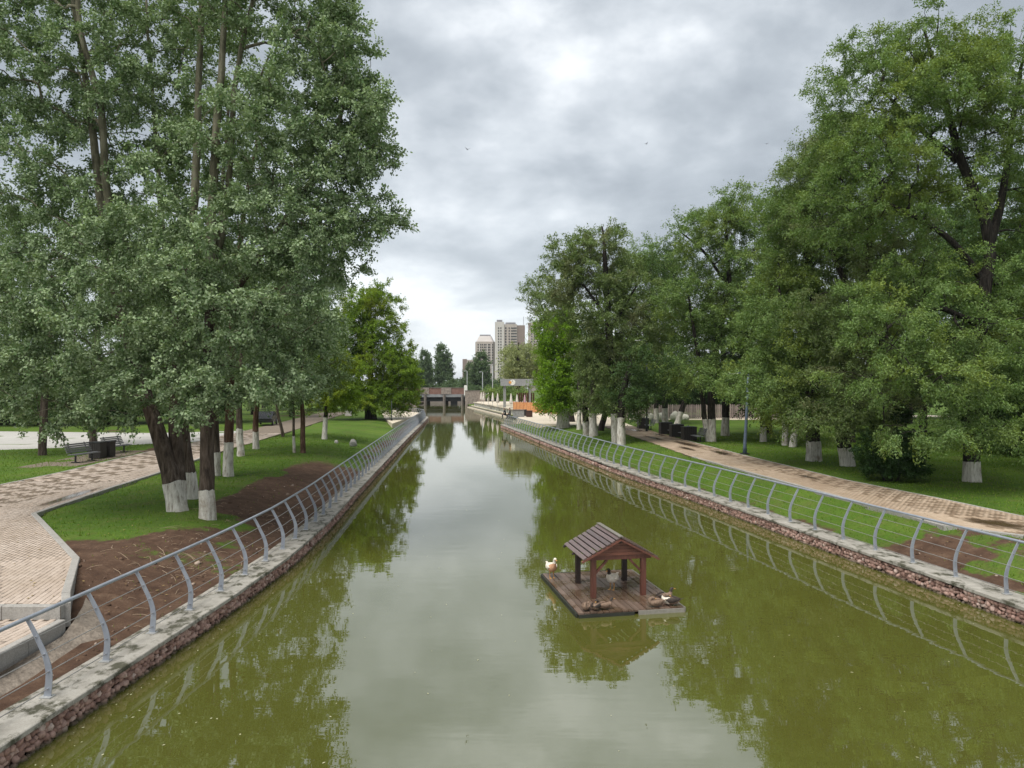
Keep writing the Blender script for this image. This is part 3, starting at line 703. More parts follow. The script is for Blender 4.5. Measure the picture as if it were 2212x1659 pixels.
def railing(name, label, pts, side_vec, spacing, plates_to=45, z0=COPE_Z):
    """pts: polyline of post feet; side_vec(i) = +1/-1 turn to land"""
    P = np.array(pts, float); seg = np.linalg.norm(np.diff(P, axis=0), axis=1); cum = np.concatenate([[0], np.cumsum(seg)])
    w = thing(name, label, 'railing', (P[0,0], P[0,1], z0))
    n = int(cum[-1] / spacing); s = np.linspace(0, cum[-1], n + 1)
    X = np.interp(s, cum, P[:,0]); Y = np.interp(s, cum, P[:,1])
    T = np.stack([np.gradient(X), np.gradient(Y)], -1); T /= np.linalg.norm(T, axis=1)[:, None]
    side = side_vec
    N = np.stack([T[:,1], -T[:,0]], -1) * side            # to the land
    pm_ = POSTM[side]; pl = PLATE
    for i in range(n + 1):
        a = math.atan2(T[i,1], T[i,0]) - math.pi/2
        o = link('post', pm_, w, (X[i]-P[0,0], Y[i]-P[0,1], 0), a + random.gauss(0, 0.012))
        if Y[i] < plates_to: link('base_plate', pl, o, (0, 0, 0))
    for z, r_, nm, mt in ((POST_H + 0.018, 0.031, 'handrail', M['rail']), (0.12, 0.008, 'rod', M['rod']), (0.37, 0.008, 'rod', M['rod']), (0.62, 0.008, 'rod', M['rod']), (0.87, 0.008, 'rod', M['rod'])):
        o_ = float(prof(z)); path = [(X[i] + N[i,0]*o_ - P[0,0], Y[i] + N[i,1]*o_ - P[0,1], z) for i in range(n + 1)]
        MB().tube(path, r_, 10 if nm == 'handrail' else 5).build(nm, mt, w, smooth=True)
    return w
POSTM = {1: post_mesh(1), -1: post_mesh(-1)}
PLATE = MB().box((0, 0, 0.006), (0.17, 0.13, 0.012)).mesh('base_plate', M['plate'])
for k in (-0.055, 0.055):
    pass
lp = [(float(xl(y)) - 0.40, y) for y in np.concatenate([np.arange(7.75, 46, 1.0), np.arange(46, 112.5, 3.0)])]
railing('railing', 'curved grey post railing on the coping along the bare soil bank', lp, -1, 1.375)
rp = [(float(xr(y)) + 0.40, y) for y in np.concatenate([np.arange(11.5, 46, 1.0), np.arange(46, 89.5, 3.0)])]
railing('railing', 'curved grey post railing on the coping beside the tan paver path', rp, 1, 1.42)
railing('railing', 'far grey railing turning left at the end of the straight canal wall', [(-13.6,112.6),(-16.8,121),(-23.2,137)], -1, 1.5)
mb = MB(); mb.prism(prism_ccw([(-13.05,112.5),(-22.75,137),(-23.7,136.6),(-13.9,112.1)]), -0.4, COPE_Z)
tag(mb.build('canal_wall', M['coping']), 'plain concrete canal wall under the far railing that turns left', 'canal wall')

# ------------------------------------------------------------------ grass tufts, dry twigs
def grass(name, n, xs, ys, zf, sf, ok, seed, hh=(0.03, 0.085)):
    r = np.random.default_rng(seed)
    Y = ys[0] + (ys[1]-ys[0]) * r.random(n) ** 1.5; X = r.uniform(xs[0], xs[1], n)
    k = ok(X, Y) & in_view(X, Y, 0.9, 40); X, Y = X[k], Y[k]
    s = sf(X, Y) + (fnoise(X*3, Y*3) - 0.5)*0.8
    k = (s < 0.42) | (r.random(len(X)) < 0.03); X, Y = X[k], Y[k]; Z = zf(X, Y) - 0.01
    m = len(X); a = r.uniform(0, 6.28, m); h = r.uniform(hh[0], hh[1], m) * (0.6 + 0.9*fnoise(X*1.3, Y*1.3)); w = 0.006 + 0.0004*Y
    lean = r.normal(0, 0.35, (m, 2)) * h[:, None]
    b0 = np.stack([X + np.cos(a)*w, Y + np.sin(a)*w, Z], -1); b1 = np.stack([X - np.cos(a)*w, Y - np.sin(a)*w, Z], -1)
    t = np.stack([X + lean[:,0], Y + lean[:,1], Z + h], -1)
    V = np.stack([b0, b1, t], 1).reshape(-1, 3); F = np.arange(m*3).reshape(-1, 3)
    return tag(link(name, arr_mesh(name, V, F, M['grass_blade'])), 'short green lawn grass growing on the canal banks', 'grass', 'lawn grass on both banks', 'stuff')
def okl(X, Y): return (X < xl(Y) - COPE_W - 0.05) & ~inpoly(X, Y, L_PATH) & ~inpoly(X, Y, L_ROAD) & ~((X < -7.7) & (Y < 13)) & ~inpoly(X, Y, L_PLAZA)
def okr(X, Y): return (X > xr(Y) + COPE_W + 0.02) & ~inpoly(X, Y, R_PATH) & ~inpoly(X, Y, R_PLAZA)
grass('grass', 85000, (-40, -6), (11, 62), z_left, soil_left, okl, 11)
grass('grass', 85000, (5, 32), (12, 62), z_right, soil_right, okr, 12)
def rag(X, Y): return okl(X, Y) & (xl(Y) - COPE_W - X < 1.2)
mb = MB(); r_ = np.random.default_rng(21)
for i in range(130):
    y = 13.5 + 13*r_.random(); x = float(xl(y)) - COPE_W - 0.25 - 3.2*r_.random()**1.3
    if i % 2: y = 17.9 + r_.normal(0, 1.1); x = min(-8.15 + r_.normal(0, .5), float(xl(y)) - COPE_W - .15)
    if inpoly(np.array([x]), np.array([y]), L_PATH)[0]: continue
    lift = r_.uniform(-.01, .16) if i % 2 else r_.uniform(-.01, .04); L = r_.uniform(0.12, 0.55); a = r_.uniform(0, 6.28); z = float(z_left(np.array(x), np.array(y)))
    q = [(x + math.cos(a)*L*t + r_.normal(0, 0.008), y + math.sin(a)*L*t + r_.normal(0, 0.008), z + 0.012 + 0.03*math.sin(t*3.1) + t*lift) for t in (0, .33, .66, 1)]
    mb.tube(q, [0.0042, 0.004, 0.0035, 0.002], 3)
tag(mb.build('dry_twigs', M['twig']), 'dry straw coloured twigs scattered on the bare soil bank', 'twigs', kind='stuff')
# bits of leaf and seed fluff drifting on the water
V = []; r_ = np.random.default_rng(44)
for i in range(520):
    y = 9 + 50*r_.random()**1.6
    e0, e1 = float(xl(y)) + .1, float(xr(y)) - .1
    u = r_.random()
    x = e0 + r_.exponential(0.5) if u < .3 else (e1 - r_.exponential(0.7) if u < .62 else r_.uniform(e0, e1))
    if not e0 < x < e1: continue
    if 1.0 < x - 0 < 4.2 and 14.8 < y < 19.5: continue
    s_ = r_.uniform(.010, .028); a = r_.uniform(0, 6.28); c, q = math.cos(a)*s_, math.sin(a)*s_
    V.append([(x+c, y+q, .004), (x-q*.5, y+c*.5, .006), (x-c, y-q, .004), (x+q*.5, y-c*.5, .006)])
tag(link('floating_leaves', quads_mesh('floating_leaves', np.array(V), M['fluff'])), 'small pale leaves and seed fluff drifting on the green canal water', 'leaf litter', kind='stuff')
VV, FF, off = [], [], 0; r_ = np.random.default_rng(61)
for i in range(900):
    left = r_.random() < .72
    y = r_.uniform(11, 32) if left else r_.uniform(13, 22.5)
    x = float(xl(y)) - COPE_W - .1 - 5*r_.random()**1.5 if left else float(xr(y)) + COPE_W + .1 + 3*r_.random()
    if (left and (not okl(np.array([x]), np.array([y]))[0] or soil_left(np.array(x), np.array(y)) < .5)) or (not left and soil_right(np.array(x), np.array(y)) < .5): continue
    V, F = STONES[r_.integers(12)]; s_ = r_.uniform(.012, .045) if r_.random() < .9 else r_.uniform(.05, .09)
    z = float((z_left if left else z_right)(np.array(x), np.array(y)))
    VV.append(V*s_*(1, 1, .7) + (x, y, z)); FF.append(F + off); off += 12
tag(link('soil_clods', arr_mesh('soil_clods', np.concatenate(VV), np.concatenate(FF), M['clod'])), 'small clods and pebbles lying on the bare brown soil', 'pebbles', kind='stuff')
V = []; r_ = np.random.default_rng(71)
for i in range(1500):
    left = r_.random() < .5
    y = r_.uniform(13, 46); x = float(xl(y)) - 1 - 14*r_.random() if left else float(xr(y)) + 1 + 14*r_.random()
    z = PATH_Z + .03 if inpoly(np.array([x]), np.array([y]), L_PATH if left else R_PATH)[0] else float((z_left if left else z_right)(np.array(x), np.array(y))) + r_.uniform(.01, .045)
    s_ = r_.uniform(.02, .042); a = r_.uniform(0, 6.28); c, t_ = math.cos(a)*s_, math.sin(a)*s_; k = r_.uniform(-.01, .01)
    V.append([(x+c, y+t_, z), (x-t_*.6, y+c*.6, z+.008), (x-c, y-t_, z+k), (x+t_*.6, y-c*.6, z+.008)])
tag(link('fallen_leaves', quads_mesh('fallen_leaves', np.array(V), M['fallen'])), 'scattered yellow brown fallen leaves on lawns and paths', 'leaves', kind='stuff')

# ------------------------------------------------------------------ trees
def tube_arrays(P, rad, n):
    k = len(P); T = np.gradient(P, axis=0); T /= np.linalg.norm(T, axis=1)[:, None] + 1e-9
    ref = np.array([0.31, 0.95, 0.05]) if abs(T[0][2]) > 0.8 else np.array([0.05, 0.1, 0.99])
    A = np.cross(T, ref); A /= np.linalg.norm(A, axis=1)[:, None] + 1e-9
    B = np.cross(T, A); ang = np.arange(n)*2*math.pi/n
    V = P[:, None] + (np.cos(ang)[None, :, None]*A[:, None] + np.sin(ang)[None, :, None]*B[:, None])*rad[:, None, None]
    i = (np.arange(k-1)[:, None]*n + np.arange(n)[None, :]); j = (np.arange(k-1)[:, None]*n + (np.arange(n)+1)[None, :] % n)
    F = np.stack([i, j, j+n, i+n], -1).reshape(-1, 4)
    return V.reshape(-1, 3), F

def px3(p, Y):     # (px, py, dY) -> world point near depth Y
    return np.array(atY(p[0], p[1], Y + (p[2] if len(p) > 2 else 0)))

def make_leaves(C, D, m, r, spread, leaf, droop, twigs, flat=0.7, aspect=0.62, dirw=0.75):
    """C tips (n,3), D branch direction at tips (n,3): m leaves per tip on a few twigs"""
    n = len(C)
    td = r.normal(0, 1, (n, twigs, 3)); td[..., 2] *= flat
    td /= np.linalg.norm(td, axis=-1, keepdims=True)
    td = td + dirw*D[:, None]; td[..., 2] -= droop; td /= np.linalg.norm(td, axis=-1, keepdims=True)
    tl = spread * r.uniform(0.55, 1.25, (n, twigs, 1))
    per = max(1, m // twigs)
    t = r.random((n, twigs, per, 1)) ** 0.75
    young_hl = np.clip((t[..., 0] - 0.55)/0.45, 0, 1) * r.uniform(0.0, 1.0, (n, twigs, 1))**1.3 * np.clip(0.45 + 0.9*td[..., 2:3]*1.0 + 0.25, 0.15, 1)  # highlight put into young tips, stronger where the twig points up
    p = C[:, None, None] + td[:, :, None]*tl[:, :, None]*t
    p[..., 2] -= (droop*0.5*tl[:, :, None]*t**2)[..., 0]
    p = p + r.normal(0, 0.10*spread, p.shape)
    a = td[:, :, None] * 0.8 + r.normal(0, 0.75, p.shape); a[..., 2] -= 0.25
    p = p.reshape(-1, 3); a = a.reshape(-1, 3); a /= np.linalg.norm(a, axis=1)[:, None]
    nn = r.normal(0, 0.75, p.shape); nn[:, 2] += 0.75
    b = np.cross(nn, a); b /= np.linalg.norm(b, axis=1)[:, None] + 1e-9
    L = (leaf * r.uniform(0.65, 1.25, len(p)))[:, None]
    return np.stack([p, p + a*L*0.5 + b*L*aspect*0.5, p + a*L, p + a*L*0.5 - b*L*aspect*0.5], 1), young_hl.reshape(-1)

def make_tree(label, base, stems, lobes, n_tips, per_tip, leaf, mats, r0, spread=0.55, droop=0.15, twigs=6, seed=1, lime=0.0, group=None,
              name='tree', Y=None, cat='tree', zb=None, tipr=0.010, shell=0.45, flat=0.7, aspect=0.62, sides=12, branch_mat=None, gap=0.0, pale_z=7.5, dirw=0.75):
    r = np.random.default_rng(seed)
    if Y is None:
        zb = 0.95 if zb is None else zb
        Y = at(base[0], base[1], zb)[1]
    B = np.array(atY(base[0], base[1], Y)); B[2] -= 0.06
    root = thing(name, label, cat, tuple(B), 0, group)
    bark_m, leaf_m = mats
    pos, par, plen, rstem = [], [], [], []
    stem_paths = []
    for si, st in enumerate(stems):
        P = np.array([px3(p, Y) for p in st[0]]); rr = np.array(st[1], float)*r0
        seg = np.linalg.norm(np.diff(P, axis=0), axis=1); cum = np.concatenate([[0], np.cumsum(seg)])
        k = max(4, int(cum[-1]/0.45)); s = np.linspace(0, cum[-1], k)
        Q = np.stack([np.interp(s, cum, P[:, i]) for i in range(3)], -1)
        for _ in range(2): Q[1:-1] = 0.25*Q[:-2] + 0.5*Q[1:-1] + 0.25*Q[2:]
        Q[1:, :2] += np.cumsum(r.normal(0, 0.018, (k-1, 2)), axis=0)*min(1, r0*4)
        rad = np.interp(s, cum, np.interp(np.linspace(0, 1, len(P)), np.linspace(0, 1, len(rr)), rr) if len(rr) != len(P) else rr)
        if Q[0, 2] < B[2] + 0.6:
            rad = rad * (1 + 0.16*np.exp(-(Q[:, 2]-B[2])/0.30))
            Q[0, 2] = B[2] - 0.1
        stem_paths.append((Q, rad)); st_par = -1
        for i in range(k):
            pos.append(Q[i]); par.append(len(pos)-2 if i else -1); plen.append(s[i]*0.35); rstem.append(rad[i])
    ns = len(pos)
    # tips inside the lobes
    LB = []
    for lb in lobes:
        x, y, rx, ry = lb[:4]; dY = lb[4] if len(lb) > 4 else 0; rY = lb[5] if len(lb) > 5 else rx*Y/FPX*0.9
        c = px3((x, y, dY), Y); LB.append((c, np.array([rx*Y/FPX, rY, ry*Y/FPX])))
    vol = np.array([np.prod(b[1])**0.72 for b in LB]); vol /= vol.sum()
    cnt = np.maximum(3, np.round(vol*n_tips)).astype(int); T = []
    for (c, rd), m in zip(LB, cnt):
        d = r.normal(0, 1, (m, 3)); d /= np.linalg.norm(d, axis=1)[:, None]
        T.append(c + d*(r.random((m, 1))**shell)*rd)
    T = np.concatenate(T)
    if gap > 0:
        q = fnoise(T[:, 0]*0.55 + T[:, 1]*0.4 + 11*seed, T[:, 2]*0.55 + T[:, 1]*0.3)
        T = T[q > gap]
    T = T[T[:, 2] > B[2] + 0.5]
    S = np.array(pos); dist = np.min(np.linalg.norm(T[:, None] - S[None, ::2], axis=2), axis=1)
    T = T[np.argsort(dist)]
    cap = ns + len(T)*14
    PA = np.zeros((cap, 3)); PA[:ns] = S; PL = np.zeros(cap); PL[:ns] = plen; npos = ns
    low = np.zeros(cap, bool); low[:ns] = PA[:ns, 2] < B[2] + 1.3
    par = par + [-1]*(cap-ns); chains = []; tipdir = np.zeros((len(T), 3))
    for ti, t in enumerate(T):
        dv = t - PA[:npos]; dd = np.linalg.norm(dv, axis=1)
        cost = dd + 0.22*PL[:npos] + 0.9*np.maximum(0, 0.25*np.hypot(dv[:, 0], dv[:, 1]) - dv[:, 2] - 0.3) + 50*low[:npos]
        b = int(np.argmin(cost)); st = PA[b]; d = t - st; L = np.linalg.norm(d); k = int(np.clip(L/0.55, 2, 12))
        u = np.linspace(0, 1, k+1)[1:]
        up = np.array([0, 0, 1.0]); side = np.cross(d/L, up); 
        Q = st + d*u[:, None] + up*(np.sin(np.pi*u)*0.10*L)[:, None] + side*(np.sin(np.pi*u*1.0)*r.normal(0, 0.07)*L)[:, None]
        Q[:-1] += r.normal(0, 0.03, (k-1, 3))
        idx = [b]
        for i in range(k):
            PA[npos] = Q[i]; par[npos] = idx[-1]; PL[npos] = PL[b] + L*u[i]; idx.append(npos); npos += 1
        chains.append(idx); dl = Q[-1] - (Q[-2] if k > 1 else st); tipdir[ti] = dl/(np.linalg.norm(dl)+1e-9)
    cn = np.zeros(npos)
    for c in chains: cn[c[-1]] += 1
    for i in range(npos-1, ns-1, -1):
        if par[i] >= ns: cn[par[i]] += cn[i]
    VV, FF, off = [], [], 0
    for c in chains:
        P = PA[c]; rad = tipr*np.sqrt(np.maximum(cn[c], 1)); 
        if c[0] < ns: rad[0] = min(rad[1]*1.25, rstem[c[0]])
        else: rad[0] = min(rad[0], rad[1]*1.2)
        rad[-1] = tipr*0.5
        n = 6 if rad[0] > 0.05 else (4 if rad[0] > 0.022 else 3)
        V, F = tube_arrays(P, rad, n); VV.append(V - B); FF.append(F + off); off += len(V)
    tag(link('branches', arr_mesh('branches', np.concatenate(VV), np.concatenate(FF), branch_mat or bark_m, smooth=True), root), kind='stuff')
    VV, FF, off = [], [], 0; VL, FL, offl = [], [], 0
    for Q, rad in stem_paths:
        V, F = tube_arrays(Q, rad, sides)
        ax = np.repeat(Q, sides, 0); ang = np.tile(np.arange(sides), len(Q))
        ridge = 1 + 0.10*np.sin(ang*2.4 + seed)*1 + r.normal(0, 0.03, len(V))
        V = ax + (V - ax)*ridge[:, None]
        VV.append(V - B); FF.append(F + off); off += len(V)
        if lime and Q[0, 2] < B[2] + 0.3:
            hts = Q[:, 2] - B[2]; k = int(np.searchsorted(hts, lime)) + 1
            Vl = V[:k*sides].copy(); axl = ax[:k*sides]
            Vl = axl + (Vl - axl)*1.03
            top = slice((k-1)*sides, k*sides); f_ = np.clip((lime - hts[k-2])/max(1e-3, hts[k-1]-hts[k-2]), 0.1, 1)
            Vl[top] = Vl[(k-2)*sides:(k-1)*sides]*(1-f_) + Vl[top]*f_ + np.stack([np.zeros(sides), np.zeros(sides), r.normal(0, 0.02, sides)], -1)
            VL.append(Vl - B); FL.append(F[:(k-1)*sides] + offl); offl += k*sides
    VT = np.concatenate(VV); FT = np.concatenate(FF)
    mi = (VT[FT[:, 0], 2] + 0.5*np.sin(VT[FT[:, 0], 0]*9) > pale_z).astype(int) if branch_mat else None
    link('trunk', arr_mesh('trunk', VT, FT, [bark_m, branch_mat] if branch_mat else bark_m, mi, smooth=True), root)
    if VL: link('whitewash', arr_mesh('whitewash', np.concatenate(VL), np.concatenate(FL), M['lime'], smooth=True), root)
    # leaves at tips and along the last stretch of every branch
    Cm = [T]; Dm = [tipdir]
    V, young_hl = make_leaves(T, tipdir, per_tip, r, spread, leaf, droop, twigs, flat, aspect, dirw)
    midp = np.array([PA[c[-2]] for c in chains if len(c) > 3]); midd = np.array([tipdir[i] for i, c in enumerate(chains) if len(c) > 3])
    if len(midp): V2, y2 = make_leaves(midp, midd, per_tip//3, r, spread*0.8, leaf, droop, max(2, twigs//2), flat, aspect, dirw); V = np.concatenate([V, V2]); young_hl = np.concatenate([young_hl, y2*0.4])
    kk = V[..., 2].min(axis=1) > B[2] + 0.15; V, young_hl = V[kk], young_hl[kk]
    if Y > 27: V3 = (V - B)[:, (1, 2, 3)]; ax_ = 0.5*(V[:, 2] - V[:, 0]); V3[:, 0] -= ax_; V3[:, 2] -= ax_; cm = arr_mesh('crown', V3.reshape(-1, 3), np.arange(len(V3)*3).reshape(-1, 3), leaf_m)
    else: cm = quads_mesh('crown', V - B, leaf_m); cm.attributes.new('young', 'FLOAT', 'FACE').data.foreach_set('value', young_hl.astype(np.float32))  # young: tip highlight mask that the leaf colour reads
    o = link('crown', cm, root); o['kind'] = 'stuff'
    return root
NLEAF = 0
P_ = M['bark']; PD = M['bark_dark']
ELM = (PD, M['leaf_elm']); ELM2 = (PD, M['leaf_elm2']); POP = (P_, M['leaf_poplar']); POP2 = (P_, M['leaf_poplar2']); MAP = (PD, M['leaf_maple'])
GP = 'poplars with whitewashed trunks on the left bank'; GE = 'elms with whitewashed trunks behind the right path'; GB = 'trees far back in the park'

# ---- left bank
make_tree('huge leaning poplar with a forked whitewashed trunk, nearest to the paver path corner', (385,1108), [
    ([(385,1108),(372,1050),(352,980),(335,920),(290,790,.3),(245,600,.6),(215,400,.9),(185,150,1.2),(140,-120,1.4)], [1,.97,.85,.78,.7,.55,.45,.34,.2]),
    ([(384,1075,.1),(379,1000,.3),(374,930,.4),(385,760,.5),(410,560,.6),(428,300,.7),(440,0,.8),(450,-150,.8)], [.9,.85,.72,.6,.5,.4,.3,.2]),
    ([(240,590,.6),(228,400,.4),(215,220,.3),(170,60,0),(160,-80,0)], [.5,.42,.36,.28,.2])],
    [(140,-80,230,150,1,3),(50,130,170,170,.5,3),(250,170,170,180,1.5,3),(110,390,190,170,.5,3),(310,470,160,160,-1,2.5),(80,630,170,150,-.5,3),(280,700,170,150,-1.6,2.3),(90,810,170,85,-1,2.5),(320,830,130,75,-1.8,2),(190,880,100,45,-1.5,1.5)],
    480, 420, 0.100, POP, 0.29, 0.62, 0.22, 7, 1, lime=1.05, group=GP, name='poplar_tree', zb=0.9, branch_mat=M['bark_pale'], sides=14, gap=0.33)
make_tree('poplar with a straight whitewashed trunk close to the railing, its crown over the canal', (449,1124), [
    ([(449,1124),(447,1050),(446,960),(444,880),(452,700),(452,480),(468,250),(478,50),(490,-140)], [1,.95,.85,.8,.72,.6,.5,.36,.2]),
    ([(452,640),(490,450,.3),(500,280,.3),(520,100,.4),(560,-60,.4)], [.5,.42,.36,.3,.2]), ([(452,700),(560,560,-.4),(650,420,-.4),(730,300,0)], [.45,.34,.25,.14])],
    [(520,-50,190,160,.5,3),(650,70,150,150,0,2.4),(730,190,95,100,0,2),(560,300,170,160,-.5,2.5),(740,270,110,70,0,1.8),(800,255,75,60,0,1.6),(790,320,70,45,0,1.5),(815,470,60,42,0,1.4),(745,150,70,60,0,1.6),(700,30,80,70,0,2),(700,370,110,80,-.3,2),(640,480,130,90,-.5,2.4),(775,480,85,55,0,1.6),(690,560,100,70,-.5,2),(480,600,160,150,-1.5,2.4),(600,690,130,95,-1.2,2),(500,790,150,85,-1.6,2),(430,860,90,50,-1.8,1.5),(620,800,80,60,-1,1.8)],
    540, 400, 0.098, POP, 0.225, 0.58, 0.18, 7, 2, lime=1.0, group=GP, name='poplar_tree', zb=0.85, branch_mat=M['bark_pale'], sides=14, gap=0.33)
make_tree('slender dark poplar with its whitewashed foot between the two nearest big trunks', (419,1079), [
    ([(419,1079),(411,1020),(403,960),(394,870),(378,700),(352,500),(330,200),(320,0)], [1,.92,.85,.8,.65,.5,.35,.2])],
    [(390,60,160,200,1.5,2.5),(350,330,160,180,1.5,2.5),(420,620,160,140,1.2,2.5),(330,800,120,70,0,2)],
    200, 220, 0.115, POP2, 0.17, 0.6, 0.2, 6, 3, lime=1.0, group=GP, name='poplar_tree', zb=0.95, branch_mat=M['bark_pale'], gap=0.33)
make_tree('poplar with a dark trunk just behind the straight near trunk', (466,1029), [
    ([(466,1029),(466,950),(465,880),(470,700),(480,450),(500,200)], [1,.9,.85,.7,.5,.25])],
    [(450,480,170,200,0,3.5),(430,780,150,100,-.5,2.5),(520,250,150,160,0,3)],
    160, 200, 0.125, POP2, 0.18, 0.75, 0.2, 6, 4, lime=1.15, group=GP, name='poplar_tree', gap=0.33)
make_tree('poplar with a thick brown trunk and broad white foot, fifth from the left', (494,1030), [
    ([(494,1030),(495,960),(496,880),(505,700),(530,500),(560,300)], [1,.9,.85,.7,.5,.25])],
    [(600,420,150,150,0,3),(610,620,140,130,0,3),(560,800,130,85,0,2.5),(660,740,70,70,0,2)],
    170, 200, 0.125, (M['bark_red'], M['leaf_poplar']), 0.21, 0.75, 0.2, 6, 5, lime=1.6, group=GP, name='poplar_tree', gap=0.33)
make_tree('poplar with a dark trunk and tapering white foot on the mown left lawn', (521,986), [([(521,986),(517,930),(515,880),(520,760),(540,600)], [1,.9,.8,.6,.3])],
    [(560,620,140,140,0,4),(600,780,120,80,0,3),(500,830,80,45,0,2.5)], 150, 210, 0.125, POP2, 0.20, 0.85, 0.2, 6, 6, lime=1.65, group=GP, name='poplar_tree', gap=0.34)
make_tree('poplar with a slim brown trunk by the left path where the dark car is parked', (553,971), [([(553,971),(552,930),(554,880),(575,760),(610,640)], [1,.9,.8,.6,.3])],
    [(650,680,110,110,0,4),(640,800,95,70,0,3),(570,830,70,40,0,2.5),(720,700,50,70,0,2.5)], 130, 210, 0.13, (M['bark_red'], M['leaf_poplar2']), 0.20, 0.9, 0.2, 6, 7, lime=1.2, group=GP, name='poplar_tree', gap=0.34)
make_tree('young thin leaning tree without whitewash beside the left path', (612,945), [([(612,945),(609,920),(600,895),(598,850),(610,780)], [1,.9,.9,.7,.4])],
    [(620,770,75,80,0,3),(590,860,60,35,0,2),(680,840,50,40,0,2)], 60, 190, 0.14, POP2, 0.13, 0.9, 0.2, 6, 8, name='young_tree', gap=0.3)
make_tree('young tree with a reddish peeling trunk on the left lawn', (655,979), [([(655,979),(654,940),(655,900),(650,830),(660,720)], [1,.95,.9,.7,.4])],
    [(680,760,65,100,0,2),(640,860,50,35,0,1.6),(720,800,40,50,0,1.6)], 70, 190, 0.11, (M['bark_red'], M['leaf_poplar2']), 0.15, 0.7, 0.2, 6, 9, lime=0.0, name='young_tree', gap=0.3)
make_tree('thin pale sapling close beside the reddish trunked tree', (636,979), [([(636,979),(634,930),(635,890),(630,830)], [1,.9,.8,.5])],
    [(625,840,40,40,0,1.4)], 26, 160, 0.10, POP2, 0.085, 0.6, 0.2, 5, 10, lime=1.1, name='young_tree')
make_tree('yellow green maple sapling with a short whitewashed trunk alone on the left lawn', (701,949), [([(701,949),(701,925),(703,900),(708,850),(712,790)], [1,.9,.85,.6,.3])],
    [(712,800,50,55,0,2),(698,855,48,30,0,1.8),(742,850,32,34,0,1.4),(690,760,45,45,0,1.8),(750,800,40,40,0,1.8),(720,850,45,28,-.5,1.6),(705,770,40,40,0,1.8)], 190, 230, 0.13, MAP, 0.19, 0.8, 0.15, 6, 11, lime=1.75, name='maple_tree', gap=0.3)
make_tree('big yellow green maple at the end of the left lawn by the railing', (806,906), [([(806,906),(805,880),(802,850),(800,780),(805,690)], [1,.9,.85,.6,.3]), ([(795,905),(792,870),(775,820),(760,760)], [.8,.7,.5,.3])],
    [(805,690,75,68,0,4),(775,770,85,75,0,4),(850,750,48,75,0,4),(845,840,55,40,0,4),(735,760,60,70,-1,3.5),(872,810,26,50,0,3),(790,655,60,40,0,3.5),(770,850,60,32,0,3),(700,720,50,60,-2,3),(815,790,60,80,-1,4),(835,862,62,28,0,3.5),(882,838,24,42,0,2.5),(725,835,50,48,-2,3),(770,700,60,60,-1,3.5),(820,640,40,30,0,3),(800,865,70,26,-3,2.5),(860,870,40,22,-1,3),(885,800,22,50,-1,3),(760,860,50,26,-3,2.5)], 680, 250, 0.19, MAP, 0.45, 1.1, 0.15, 7, 12, name='maple_tree', gap=0.2)
make_tree('dark poplar trunk standing alone on the lawn left of the slatted bench', (91,985), [([(91,985),(91,930),(92,880),(100,750),(110,600)], [1,.95,.9,.7,.4])],
    [(80,560,190,180,0,4),(60,760,160,110,0,4),(40,860,100,45,0,3)], 190, 230, 0.13, POP2, 0.22, 0.9, 0.2, 6, 13, name='poplar_tree', gap=0.33)
make_tree('dark poplar trunk behind the bin between the two left benches', (201,962), [([(201,962),(201,900),(203,840),(210,700),(225,560)], [1,.95,.9,.7,.4])],
    [(230,620,170,170,0,4),(220,820,120,65,0,3),(330,850,90,50,0,3),(380,720,100,110,0,3)], 180, 230, 0.14, POP2, 0.24, 0.95, 0.2, 6, 14, name='poplar_tree', gap=0.33)

# ---- right bank
make_tree('tallest elm on the right with a massive dark forked trunk and a broad whitewashed base', (2098,1042), [
    ([(2098,1042),(2096,980),(2095,900),(2104,760),(2118,640),(2132,545),(2112,450),(2068,350),(2030,200),(1990,70)], [1,.95,.9,.82,.78,.7,.6,.52,.34,.15]),
    ([(2132,545),(2156,470,.3),(2172,380,.5),(2190,230,.6),(2210,100,.6)], [.6,.5,.42,.3,.15]),
    ([(2120,600),(2060,520,-.5),(1980,470,-.8),(1900,430,-.8)], [.45,.36,.28,.12]), ([(2110,700),(2030,660,-1),(1950,680,-1.6),(1880,740,-2.2)], [.4,.3,.22,.1]), ([(2068,350),(1990,280,.3),(1910,200,.3)], [.42,.3,.14])],
    [(1950,85,90,52,0,2.5),(1850,140,80,55,0,2.2),(2020,140,110,80,0,2.6),(1795,235,38,70,0,1.8),(1910,260,120,80,0,2.6),(2090,270,120,90,.3,2.6),(2190,170,95,90,.5,2.4),(2240,350,100,120,.5,2.4),(1980,420,150,90,-.4,2.8),(2190,520,80,80,.8,2),(2160,640,130,100,.8,2.5),(2010,600,150,80,-1,2.6),(2100,730,160,75,-2,2.5),(1960,800,160,55,-3,2.4),(2140,860,150,60,-3,2.4),(2030,925,160,35,-3.6,1.6),(2200,760,80,80,-2,2.4),(1850,340,100,80,0,2.6),(1810,440,90,80,-.4,2.6),(1900,690,130,70,-2.2,2.6),(2180,940,90,30,-3.4,1.6),(2080,190,110,80,-1.6,2.2),(1960,210,110,70,-1.6,2.2),(2170,260,90,80,-1.4,2),(2060,110,90,60,-1,2),(1890,340,90,60,-1.6,2.2),(2200,90,60,60,.5,2)],
    1000, 300, 0.102, (PD, M['leaf_elm']), 0.32, 0.78, 0.30, 6, 31, lime=0.95, group=GE, name='elm_tree', flat=0.35, aspect=0.5, sides=14, gap=0.20, tipr=0.011, dirw=1.15)
